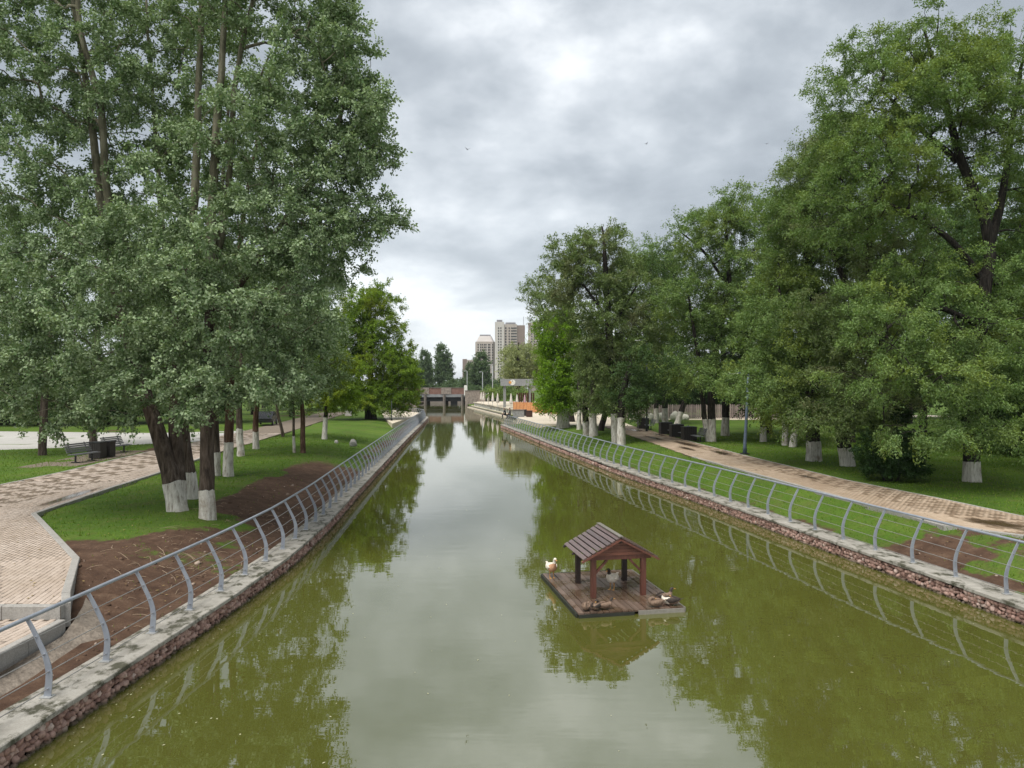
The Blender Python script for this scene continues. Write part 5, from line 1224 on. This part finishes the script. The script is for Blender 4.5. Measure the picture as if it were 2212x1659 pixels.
# ------------------------------------------------------------------ lamp posts
def lamp(label, loc, h, mat, r=.06, arm=True, tilt=0, group=None):
    t = thing('lamp_post', label, 'lamp post', loc, 0, group)
    MB().tube([(0,0,0),(0,0,.5),(tilt*.5,0,h*.5),(tilt,0,h)], [r*1.6, r*1.2, r, r*.75], 8).build('pole', M[mat], t, smooth=True)
    MB().box((0,0,.03), (r*5,r*5,.06)).build('base', M['iron'], t)
    if arm:
        MB().tube([(tilt,0,h-.05),(tilt,0,h+.1),(tilt-.35,0,h+.22),(tilt-.75,0,h+.2)], r*.6, 6).build('arm', M[mat], t)
        MB().box((tilt-.85,0,h+.17), (.5,.2,.09)).build('lamp_head', M['lamp_glass'], t)
    return t
p = at(1609, 981, .98); lamp('slanting blue grey lamp post at the edge of the right path', p, 4.6, 'lamp_blue', .085, True, .2)
p = at(1397, 932.6, .98); lamp('tall dark lamp post standing before the park benches', p, 8.0, 'lamp_dark', .075)
for px, Y, h, lab in ((892.5,228,8,'pale lamp post beyond the left end of the bridge'),(1009,225,9,'pale lamp post rising right behind the white end pillar of the bridge'),(1042.5,215,8.5,'pale lamp post over the rubble wing wall'),(1064,180,9.5,'tall pale lamp post over the terrace parasols')):
    lamp(lab, ((px-CX)*Y/FPX, Y, 1.0), h, 'lamp_pale', .09, True, 0)
p = at(846, 909, .98); lamp('short dark bollard lamp at the end of the left lawn', p, 2.4, 'lamp_dark', .05, False)
t = thing('globe_pillar', 'white pillar topped by a round globe beside the maple on the left path', 'pillar', at(753, 898, .98))
MB().box((0,0,.75), (.8,.8,1.5)).build('shaft', M['white'], t); MB().box((0,0,1.55), (1.0,1.0,.12)).build('cap', M['cream'], t)
MB().tube([(0,0,1.6),(0,0,1.68),(0,0,1.85),(0,0,2.05),(0,0,2.15)], [.05,.22,.3,.2,.02], 12).build('globe', M['white'], t, smooth=True)

# ------------------------------------------------------------------ benches and bins
def bench(label, loc, rz, L=1.75, group=None):
    """seat faces local +X, length along Y"""
    t = thing('park_bench', label, 'bench', loc, rz, group)
    for k in range(5): MB().box((-.18+.105*k, 0, .45-.012*abs(k-2)), (.085, L, .035)).build('seat_slat', M['slat_grey'], t)
    for k in range(5): MB().box((-.27-.045*k, 0, .55+.095*k), (.028, L, .075)).build('back_slat', M['slat_grey'], t)
    for s in (-1, 1):
        l = MB().box((-.02, s*L*.33, .22), (.07, .06, .42)).build('leg', M['iron'], t); MB().box((-.02, s*L*.33, .02), (.46, .09, .035)).build('foot', M['iron'], l)
        MB().beam((-.24, s*L*.33, .42), (-.49, s*L*.33, 1.0), .04, .04).build('back_support', M['iron'], t); MB().box((0, s*L*.33, .42), (.5, .05, .03)).build('seat_support', M['iron'], t)
    return t
a = at(182, 997, 1.0); bench('grey slatted park bench at the left path edge, nearest to the camera', (a[0], a[1], PATH_Z), R(-6), 1.9)
a = at(249, 981, 1.0); bench('grey slatted park bench half hidden behind the dark bin on the left', (a[0]-.3, a[1]+.8, PATH_Z), R(-6), 1.9)
tag(MB().prism(prism_ccw([(-24.4,35.6),(-21.7,35.2),(-22.6,45.2),(-25.2,45.2)]), .7, 0.99).build('paved_pad', M['joint']), kind='structure')
a = at(211, 990, 1.0); litter_bin('dark slatted litter bin between the two left benches, left one of the pair', (a[0], a[1], PATH_Z), 'bin', .62, .9)
a = at(232, 987, 1.0); litter_bin('dark slatted litter bin right against its twin beside the left path', (a[0], a[1], PATH_Z), 'bin', .58, .88)
GBn = 'benches along the far side of the right path'; GBi = 'litter bins between the benches on the right path'
for y, lab in ((52.6,'grey bench at the near end of the right bench row'),(56.0,'grey bench between the first and second bins of the right row'),(59.2,'grey bench between the second and third bins of the right row'),(67.6,'grey bench left of the tall dark lamp post'),(71.5,'grey bench at the far end of the right bench row')):
    bench(lab, (13.55 - (y-52)*.045, y, .98), R(184), 1.6, GBn)
for y, lab in ((54.3,'dark litter bin next to the nearest bench of the right row'),(57.7,'second dark litter bin from the near end of the right bench row'),(61.1,'third dark litter bin beside the benches of the right row'),(69.5,'dark litter bin left of the tall dark lamp post')):
    litter_bin(lab, (13.4 - (y-52)*.045, y, .98), 'bin', .95, 1.0, GBi)

# ------------------------------------------------------------------ picket fence and pale boulders under the trees
fx0 = at(1355, 906, .95); fx1 = at(1790, 906, .95)
f = thing('picket_fence', 'weathered brown picket fence behind the pale boulders under the right trees', 'fence', (fx0[0], 92, .95))
n = 110; wdt = (1800-1355)*92/FPX
pk = MB().add([(-.09,-.012,0),(.09,-.012,0),(.09,-.012,1.75),(0,-.012,1.9),(-.09,-.012,1.75),(-.09,.012,0),(.09,.012,0),(.09,.012,1.75),(0,.012,1.9),(-.09,.012,1.75)], [(0,1,2,3,4),(9,8,7,6,5),(0,5,6,1),(1,6,7,2),(2,7,8,3),(3,8,9,4),(4,9,5,0)]).mesh('picket', M['picket'])
for i in range(n): link('picket', pk, f, (i*wdt/n, random.gauss(0,.01), random.gauss(0,.025)))
for z in (.5, 1.4): MB().box((wdt/2, .04, z), (wdt, .05, .09)).build('rail', M['picket'], f)
tag(MB().box((fx0[0]+wdt/2, 89.5, 1.0), (wdt, 2.2, .06)).build('path_strip', M['cream']), kind='structure')
def blob(name, mat, seed, s=(1,1,1), rough=.16):
    r = np.random.default_rng(seed); bm = bmesh.new(); bmesh.ops.create_icosphere(bm, subdivisions=3, radius=1)
    o_ = r.uniform(0, 50, 2)
    for v in bm.verts:
        k = 1 + rough*2.4*(float(fnoise(v.co.x*1.3+o_[0], v.co.y*1.3+v.co.z*1.7+o_[1]))-.5)
        v.co = Vector((v.co.x*k*s[0], v.co.y*k*s[1], max(-.55*s[2], v.co.z*k*s[2])))
    me = bpy.data.meshes.new(name); bm.to_mesh(me); bm.free(); me.materials.append(mat)
    me.polygons.foreach_set('use_smooth', [True]*len(me.polygons)); return me
for i, (px, py, w_, h_, lab) in enumerate(((1372,893,.75,.95,'pale rounded boulder nearest the lamp post on its left side'),(1404,892,.95,.8,'pale rounded boulder just right of the tall dark lamp post'),(1427,891,.85,.9,'pale rounded boulder behind the dark twin trunk'),(1459,888,1.05,1.05,'tallest pale rounded boulder before the picket fence'),(1479,893,.85,.75,'pale rounded boulder at the right end of the boulder row'))):
    o = link('boulder', blob('boulder', M['sheep'], 200+i, (w_*.62, .5, h_*.66)), None, ((px-CX)*88/FPX, 88, 1.0 + .34*h_))
    tag(o, lab, 'boulder', 'pale boulders in front of the picket fence')
for px, py, s, lab in ((763,962,.33,'grey boulder lying on the left lawn near the railing'),(727,958,.19,'small upright grey stone left of the lawn boulder')):
    a = at(px, py, .85); o = link('rock', blob('rock', M['rock'], int(px), (s*.8, s*.7, s), .3), None, (a[0], a[1], .85+s*.3)); tag(o, lab, 'rock', 'rocks on the left lawn')

# ------------------------------------------------------------------ parked car on the left path
a = at(576, 918, 1.0)
c = thing('parked_car', 'dark parked car under the trees at the far side of the left path', 'car', a, R(100))
prof_ = [(-2.1,.35),(-2.15,.75),(-1.9,.92),(-1.35,.98),(-.75,1.42),(.55,1.45),(1.25,1.0),(1.95,.86),(2.15,.6),(2.1,.32)]
vs = [(x,-.82,z) for x,z in prof_] + [(x,.82,z) for x,z in prof_]; n = len(prof_)
MB().add(vs, [tuple(range(n)), tuple(range(2*n-1,n-1,-1))] + [(i,i+n,(i+1)%n+n,(i+1)%n) for i in range(n)]).build('body', M['car'], c)
for s in (-1, 1):
    MB().add([(-1.2,s*.83,1.0),(1.1,s*.83,1.0),(.5,s*.83,1.36),(-.7,s*.83,1.36)], [(0,1,2,3)]).build('side_window', M['glass'], c)
    MB().box((2.1,s*.55,.68), (.1,.36,.14)).build('headlight', M['lamp_glass'], c)
    for x in (-1.3, 1.3):
        w = MB().tube([(x,s*.74,.32),(x,s*.88,.32)], .32, 14).build('wheel', M['iron'], c); MB().tube([(x,s*.88,.32),(x,s*.895,.32)], .19, 10).build('rim', M['plate'], w)
MB().box((2.14,0,.5), (.05,.5,.12)).build('number_plate', M['white'], c)

# ------------------------------------------------------------------ floating duck house
FLp, FRp, BLp, BRp = at(1249,1325,.10), at(1481,1314,.10), at(1169,1241,.10), at(1364,1238,.10)
fw = np.array(FRp[:2]) - np.array(FLp[:2]); ang = math.atan2(fw[1], fw[0])
Wd, Ld = float(np.linalg.norm(fw)), 3.35
dk = thing('duck_house', 'small floating wooden duck house with a plank deck and slatted gable roof', 'duck house', (FLp[0], FLp[1], -0.045), ang + R(2.2))
# local: x along the front (0..Wd), y away from the camera (0..Ld); the deck is a sheared raft like in the place
sk = -0.10
def dpt(u, v, z=0): return (u*Wd + sk*0*v, v*Ld, z)
np_ = 17
for i in range(np_):
    w_ = Wd/np_; dz = random.gauss(0, .003)
    MB().box((0,0,0), (w_-.014, Ld-.04*random.random(), .035)).build('deck_plank', M['wood_deck'], dk, loc=(w_*(i+.5), Ld/2, .125+dz))
for nm, cpos, sz in (('edge_board', (Wd*.78, -.03, .085), (Wd*.44, .035, .10)), ('edge_board', (Wd*.26, -.025, .07), (Wd*.52, .03, .09)), ('edge_board', (-.03, Ld/2, .085), (.035, Ld, .11)), ('edge_board', (Wd+.03, Ld/2, .085), (.035, Ld, .11)), ('edge_board', (Wd/2, Ld+.03, .085), (Wd, .035, .11))):
    MB().box((0,0,0), sz).build(nm, M['wood_edge'] if nm == 'edge_board' and cpos[0] > Wd*.7 else M['float'], dk, loc=cpos)
for y in (.3, 1.2, 2.1, Ld-.3): MB().box((0,0,0), (Wd-.1, .18, .14)).build('float_beam', M['float'], dk, loc=(Wd/2, y, .03))
hx, hy, hw, hl = .66, 1.06, 1.20, 1.28          # house footprint on the deck
ph = 0.86
posts = {}
for ix in (0, 1):
    for iy in (0, 1):
        MB().box((0,0,ph/2), (.115,.115,ph)).build('post', M['wood_red'] if iy == 0 else M['wood_dark'], dk, loc=(hx+ix*hw, hy+iy*hl, .143))
zt_ = .143 + ph
for iy in (0, 1): MB().box((0,0,0), (hw+.36,.10,.10)).build('tie_beam', M['wood_red'] if iy == 0 else M['wood_dark'], dk, loc=(hx+hw/2, hy+iy*hl, zt_+.05))
for ix in (0, 1): MB().box((0,0,0), (.10,hl-.13,.10)).build('side_beam', M['wood_dark'], dk, loc=(hx+ix*hw, hy+hl/2, zt_+.05))
for iy in (0, 1):
    for ix, s in ((0, 1), (1, -1)):
        x_ = hx+ix*hw + s*.05; y_ = hy+iy*hl; pts_ = [(x_, y_, zt_-.30), (x_+s*.10, y_, zt_-.20), (x_+s*.20, y_, zt_-.10), (x_+s*.28, y_, zt_-.005)]
        mb = MB()
        for p_, q_ in zip(pts_[:-1], pts_[1:]): mb.beam(p_, q_, .05, .055, up=(0,1,0))
        mb.build('brace', M['wood_red'], dk)
# gable and roof
rise = .40; over = .30; eave_x = hw/2 + over; cxh = hx + hw/2; zr = zt_ + .12 + rise*(1 + over/(hw/2)*.0)
slope_z0 = zt_ + .10 - rise*over/(hw/2+.0)*.72
apex = zt_ + .10 + rise
def roofz(dx): return apex - (apex - (zt_ + .02))*abs(dx)/eave_x
for iy, yy in ((0, hy-.06), (1, hy+hl+.06)):
    nb = 5
    for k in range(nb):
        z0 = zt_+.10 + k*(rise-.03)/nb; z1 = z0 + (rise-.03)/nb - .006
        hwid0 = eave_x*(apex-z0-.035)/(apex-zt_-.02); hwid1 = eave_x*(apex-z1-.035)/(apex-zt_-.02)
        if hwid1 < .02: hwid1 = .02
        y0_, y1_ = yy-.012, yy+.012
        MB().add([(-hwid0,y0_,z0),(hwid0,y0_,z0),(hwid1,y0_,z1),(-hwid1,y0_,z1),(-hwid0,y1_,z0),(hwid0,y1_,z0),(hwid1,y1_,z1),(-hwid1,y1_,z1)], [(0,1,2,3),(7,6,5,4),(0,4,5,1),(3,2,6,7),(1,5,6,2),(0,3,7,4)]).build('gable_board', M['wood_gable'], dk, loc=(cxh,0,0))
ry0, ry1 = hy-.20, hy+hl+.22
sl = math.hypot(eave_x, apex-zt_-.02); nr = 8
for s in (-1, 1):
    for k in range(nr):
        t0, t1 = (k+.04)/nr, (k+.80)/nr
        xa, xb = s*eave_x*t0, s*eave_x*t1; za, zb2 = apex-(apex-zt_-.02)*t0, apex-(apex-zt_-.02)*t1
        nx, nz = (apex-zt_-.02)/sl*s, eave_x/sl; th = .028; lift = .012
        vs = []
        for (x_, z_) in ((xa, za), (xb, zb2)):
            for l in (lift, lift+th):
                for y_ in (ry0 + random.uniform(0,.012), ry1 - random.uniform(0,.012)): vs.append((x_+nx*l, y_, z_+nz*l))
        MB().add(vs, [(2,3,7,6),(0,4,5,1),(0,2,6,4),(1,5,7,3),(0,1,3,2),(4,6,7,5)]).build('roof_plank', M['wood_roof'], dk, loc=(cxh,0,0))
    for y_ in (ry0+.03, (ry0+ry1)/2, ry1-.03):
        MB().beam((0,y_,apex-.025), (s*(eave_x+.02),y_,zt_-.005), .04, .07, up=(0,1,0)).build('barge_board' if y_ != (ry0+ry1)/2 else 'rafter', M['wood_red'] if y_ < hy else M['wood_dark'], dk, loc=(cxh,0,0))
MB().box((cxh, (ry0+ry1)/2, apex+.052), (.10, ry1-ry0+.02, .022)).build('ridge_board', M['wood_edge'], dk)
MB().box((cxh, (ry0+ry1)/2, apex-.075), (.06, ry1-ry0-.1, .07)).build('ridge_beam', M['wood_dark'], dk)

# ------------------------------------------------------------------ ducks
DKM = dk.matrix_basis.copy()
def dloc(u, v): 
    m_ = Matrix.Translation(dk.location) @ Matrix.Rotation(dk.rotation_euler[2], 4, 'Z'); p_ = m_ @ Vector((u, v, .1435)); return tuple(p_)
def duck(label, loc, rz, s, body, head, wing, pose='stand', group='ducks resting on the floating deck', breast=None):
    """looks towards local +X; body, neck and head are one continuous surface"""
    t = thing('duck', label, 'duck', loc, rz, group); s *= .88; t.scale = (s, s, s)
    z = .30 if pose == 'stand' else .13
    if pose == 'sleep':   # head laid back over the shoulders
        path = [(-.33,0,z+.04),(-.28,0,z+.03),(-.16,0,z),(0,0,z),(.13,0,z+.02),(.20,0,z+.08),(.19,0,z+.15),(.12,0,z+.19),(.04,0,z+.185),(-.01,0,z+.175)]
        rad = [(.015,.015),(.06,.045),(.13,.105),(.15,.125),(.125,.11),(.085,.085),(.062,.062),(.062,.060),(.05,.048),(.012,.012)]
        bill = [(-.005,0,z+.17),(-.05,.02,z+.15)]
    elif pose == 'stand':
        path = [(-.36,0,z+.10),(-.29,0,z+.06),(-.16,0,z+.01),(0,0,z),(.13,0,z+.03),(.20,0,z+.11),(.215,0,z+.21),(.225,0,z+.30),(.26,0,z+.345),(.31,0,z+.335),(.335,0,z+.325)]
        rad = [(.015,.015),(.06,.045),(.125,.11),(.15,.135),(.12,.12),(.075,.08),(.05,.052),(.052,.055),(.058,.055),(.04,.04),(.012,.012)]
        bill = [(.33,0,z+.325),(.41,0,z+.31)]
    else:                 # lying, neck up
        path = [(-.35,0,z+.05),(-.29,0,z+.03),(-.16,0,z),(0,0,z),(.13,0,z+.02),(.20,0,z+.08),(.215,0,z+.15),(.22,0,z+.22),(.255,0,z+.26),(.30,0,z+.25),(.325,0,z+.24)]
        rad = [(.015,.015),(.06,.045),(.13,.11),(.15,.125),(.12,.11),(.075,.08),(.05,.052),(.052,.055),(.058,.055),(.04,.04),(.012,.012)]
        bill = [(.32,0,z+.24),(.40,0,z+.225)]
    k = len(path) - 1; mis = [0]*3 + [2]*2 + [2] + [1]*(k-6)
    mb = MB().tube(path, np.array(rad), 12, True, mis=mis)
    b_ = mb.build('body', [M[body], M[head], M[breast or body]], t, smooth=True); sb = b_.modifiers.new('s', 'SUBSURF'); sb.levels = sb.render_levels = 1
    MB().tube(bill, np.array([(.022,.016),(.024,.007)]), 8).build('bill', M['bill'], t, smooth=True)
    for sd_ in (-1, 1):
        MB().tube([(.10,sd_*.125,z+.05),(.02,sd_*.150,z+.055),(-.12,sd_*.135,z+.06),(-.26,sd_*.07,z+.075),(-.33,sd_*.03,z+.09)], np.array([(.02,.01),(.03,.075),(.028,.08),(.02,.045),(.006,.012)]), 8).build('wing', M[wing], t, smooth=True)
        if pose == 'stand':
            l = MB().tube([(.0,sd_*.06,z-.10),(-.01,sd_*.06,z-.19),(.0,sd_*.06,.015)], [.022,.012,.012], 6).build('leg', M['bill'], t)
            MB().add([(-.03,sd_*.06,.004),(.09,sd_*.06+.045,.004),(.105,sd_*.06,.004),(.09,sd_*.06-.045,.004),(-.0,sd_*.06,.022)], [(0,1,4),(1,2,4),(2,3,4),(3,0,4),(3,2,1,0)]).build('foot', M['bill'], l)
        e_ = path[-3]; MB().tube([(e_[0]+.005,sd_*.05,e_[2]+.012),(e_[0]+.005,sd_*.058,e_[2]+.012)], .009, 6).build('eye', M['iron'], t)
    MB().add([(-.32,-.04,z+.075),(-.32,.04,z+.075),(-.42,.035,z+.12),(-.42,-.035,z+.12),(-.32,-.04,z+.06),(-.32,.04,z+.06)], [(0,1,2,3),(5,4,3,2),(0,3,4),(1,5,2),(0,4,5,1)]).build('tail', M[wing], t)
    return t
duck('white backed duck with a russet breast standing at the far left corner of the deck', dloc(.14, 2.92), R(-70), .92, 'duck_white', 'duck_white', 'duck_white', 'stand', breast='duck_buff')
duck('large creamy white duck with a dark head standing inside the wooden shelter', dloc(1.30, 1.62), R(238), .92, 'duck_white', 'duck_dark', 'duck_white', 'stand', breast='duck_white')
duck('brown duck asleep at the front left of the deck, leftmost of three', dloc(.22, .16), R(250), .62, 'duck_brown', 'duck_brown', 'duck_brown', 'sleep')
duck('brown speckled duck lying in the middle of the three at the front left', dloc(.45, .17), R(70), .66, 'duck_brown', 'duck_dark', 'duck_dark', 'sleep')
duck('brown duck lying front left with its raised dark head to the right', dloc(.68, .19), R(20), .64, 'duck_brown', 'duck_dark', 'duck_brown', 'lie')
duck('brown duck curled up near the front right edge of the deck', dloc(1.78, .13), R(190), .72, 'duck_brown', 'duck_brown', 'duck_brown', 'sleep')
duck('larger brown duck with a pale flank lying at the front right corner', dloc(2.15, .20), R(165), .80, 'duck_brown', 'duck_brown', 'duck_dark', 'sleep', breast='duck_white')
duck('dark headed duck sitting behind the pale flanked one at the right corner', dloc(2.18, .52), R(20), .78, 'duck_brown', 'duck_dark', 'duck_dark', 'lie')

# ------------------------------------------------------------------ birds in the sky
def bird(label, px, py, Y, rz, roll):
    t = thing('flying_bird', label, 'bird', atY(px, py, Y), rz, 'birds flying in the sky')
    MB().tube([(-.12,0,0),(-.06,0,0),(.04,0,.005),(.11,0,.01),(.14,0,.008)], np.array([(.012,.006),(.025,.02),(.03,.028),(.02,.02),(.004,.004)]), 8).build('body', M['bird'], t, smooth=True)
    for s in (-1, 1):
        MB().add([(.05,s*.02,.01),(-.04,s*.02,.01),(-.03,s*.15,.05+.05*roll),(.05,s*.14,.06+.05*roll),(-.07,s*.30,.03+.16*roll),(.05,s*.02,.0),(-.04,s*.02,.0),(-.03,s*.15,.042+.05*roll),(.05,s*.14,.052+.05*roll)], [(0,1,2,3),(3,2,4),(8,7,6,5),(4,7,8)]).build('wing', M['bird'], t)
    MB().add([(-.10,-.01,0),(-.10,.01,0),(-.19,.04,.0),(-.19,-.04,.0),(-.10,0,.008)], [(0,1,2,3),(0,4,1),(1,4,2),(2,4,3),(3,4,0)]).build('tail', M['bird'], t)
bird('dark bird with raised wings flying left of the clouds centre', 1010, 323, 62, R(120), 1.0)
bird('small bird flying in the middle of the clear cloud area', 1396, 311, 75, R(35), .7)
bird('small bird flying close to the crown of the tallest elm', 1656, 311, 90, R(60), .4)
bird('faint bird low over the right bank tree tops', 1455, 452, 85, R(80), .9)

# ------------------------------------------------------------------ two people sitting on the end of the railing
def person(label, loc, rz, top, lean, arm):
    t = thing('person', label, 'person', loc, rz)
    J = {'pel':(0,0,0),'waist':(.02+lean*.2,0,.18),'chest':(.04+lean*.6,0,.38),'neck':(.06+lean,0,.52),'head':(.10+lean*1.1,0,.66),'crown':(.11+lean*1.1,0,.77)}
    E = [('pel','waist'),('waist','chest'),('chest','neck'),('neck','head'),('head','crown')]
    rad = {'pel':(.15,.13),'waist':(.13,.10),'chest':(.17,.11),'neck':(.055,.055),'head':(.085,.095),'crown':(.06,.065)}
    for s, n in ((-1,'l'),(1,'r')):
        J['hip'+n]=(.04,s*.09,-.02); J['knee'+n]=(.44,s*.11,-.01); J['ank'+n]=(.40+.04*s,s*.11,-.44); J['toe'+n]=(.58+.04*s,s*.12,-.47)
        J['sh'+n]=(.04+lean*.8,s*.19,.45); J['el'+n]=(.10+lean*.6+arm*.05,s*.25,.17); J['wr'+n]=(.34+lean*.4,s*(.14 if arm else .2),.10); J['hd'+n]=(.42+lean*.4,s*(.11 if arm else .19),.09)
        E += [('pel','hip'+n),('hip'+n,'knee'+n),('knee'+n,'ank'+n),('ank'+n,'toe'+n),('chest','sh'+n),('sh'+n,'el'+n),('el'+n,'wr'+n),('wr'+n,'hd'+n)]
        rad.update({'hip'+n:(.10,.10),'knee'+n:(.065,.065),'ank'+n:(.045,.045),'toe'+n:(.04,.03),'sh'+n:(.07,.07),'el'+n:(.05,.05),'wr'+n:(.034,.034),'hd'+n:(.04,.022)})
        for k in range(5):
            fy = (k-2)*.018; nm = f'f{n}{k}'; J[nm] = (J['hd'+n][0]+(.085 if k not in (0,4) else .06), J['hd'+n][1]+fy*1.3, J['hd'+n][2]-.03); E.append(('hd'+n, nm)); rad[nm] = (.009,.009)
    keys = list(J); me = bpy.data.meshes.new('body'); me.from_pydata([J[k] for k in keys], [(keys.index(a),keys.index(b)) for a,b in E], [])
    o = bpy.data.objects.new('body_skin', me); COL.objects.link(o); sk_ = o.modifiers.new('skin','SKIN'); sk_.use_smooth_shade = True
    ss = o.modifiers.new('sub','SUBSURF'); ss.levels = ss.render_levels = 1
    for i, k in enumerate(keys): me.skin_vertices[0].data[i].radius = rad[k]
    me.skin_vertices[0].data[0].use_root = True
    dg = bpy.context.evaluated_depsgraph_get(); nm_ = bpy.data.meshes.new_from_object(o.evaluated_get(dg)); bpy.data.objects.remove(o)
    nm_.materials.clear()
    for mm in (M[top], M['skin'], M['cloth']): nm_.materials.append(mm)
    for pl_ in nm_.polygons:
        c_ = pl_.center; pl_.use_smooth = True
        pl_.material_index = 1 if (c_.z > .56 or (c_.x > .30+lean*.4 and .03 < c_.z < .16)) else (2 if c_.z < .08 else 0)
    nm_.name = 'body'; link('body', nm_, t)
    h = J['head']; MB().tube([(h[0]-.10,0,h[2]-.06),(h[0]-.06,0,h[2]+.02),(h[0]-.03,0,h[2]+.09),(h[0]+.01,0,h[2]+.135),(h[0]+.06,0,h[2]+.125)], np.array([(.03,.02),(.088,.05),(.098,.07),(.085,.05),(.03,.02)]), 10).build('hair', M['hair'], t, smooth=True)
    MB().add([(h[0]+.085,-.018,h[2]-.02),(h[0]+.085,.018,h[2]-.02),(h[0]+.115,0,h[2]-.02),(h[0]+.09,0,h[2]+.02)], [(0,2,3),(2,1,3),(0,1,2),(0,3,1)]).build('nose', M['skin'], t)
    for s in (-1,1): MB().box((h[0]+.088,s*.034,h[2]+.012), (.012,.02,.012)).build('eye', M['iron'], t); MB().box((h[0],s*.095,h[2]), (.045,.02,.06)).build('ear', M['skin'], t)
    MB().box((h[0]+.084,0,h[2]-.045), (.012,.045,.010)).build('mouth', M['bill'], t)
    return t
rx = float(xr(88.6)) + .40
p = atY(1092.5, 895.5, 89.3); person('person in dark clothes hunched on the end of the right railing, left one', p, R(200), 'cloth', .10, 1)
p = atY(1102.5, 895.5, 88.0); person('person in a dark jacket sitting upright on the railing, right one', p, R(190), 'cloth2', .0, 0)

# ------------------------------------------------------------------ the damp air between here and the towers
m = NT("haze"); vol = m.n("ShaderNodeVolumePrincipled", {"Color": (0.86, 0.91, 0.95), "Density": 0.00013, "Anisotropy": 0.2})
m.t.links.new(vol.outputs[0], m.out.inputs["Volume"])
tag(MB().box((0, 2600, 42.5), (5400, 5420, 89)).build('haze', m.mat), kind='stuff')
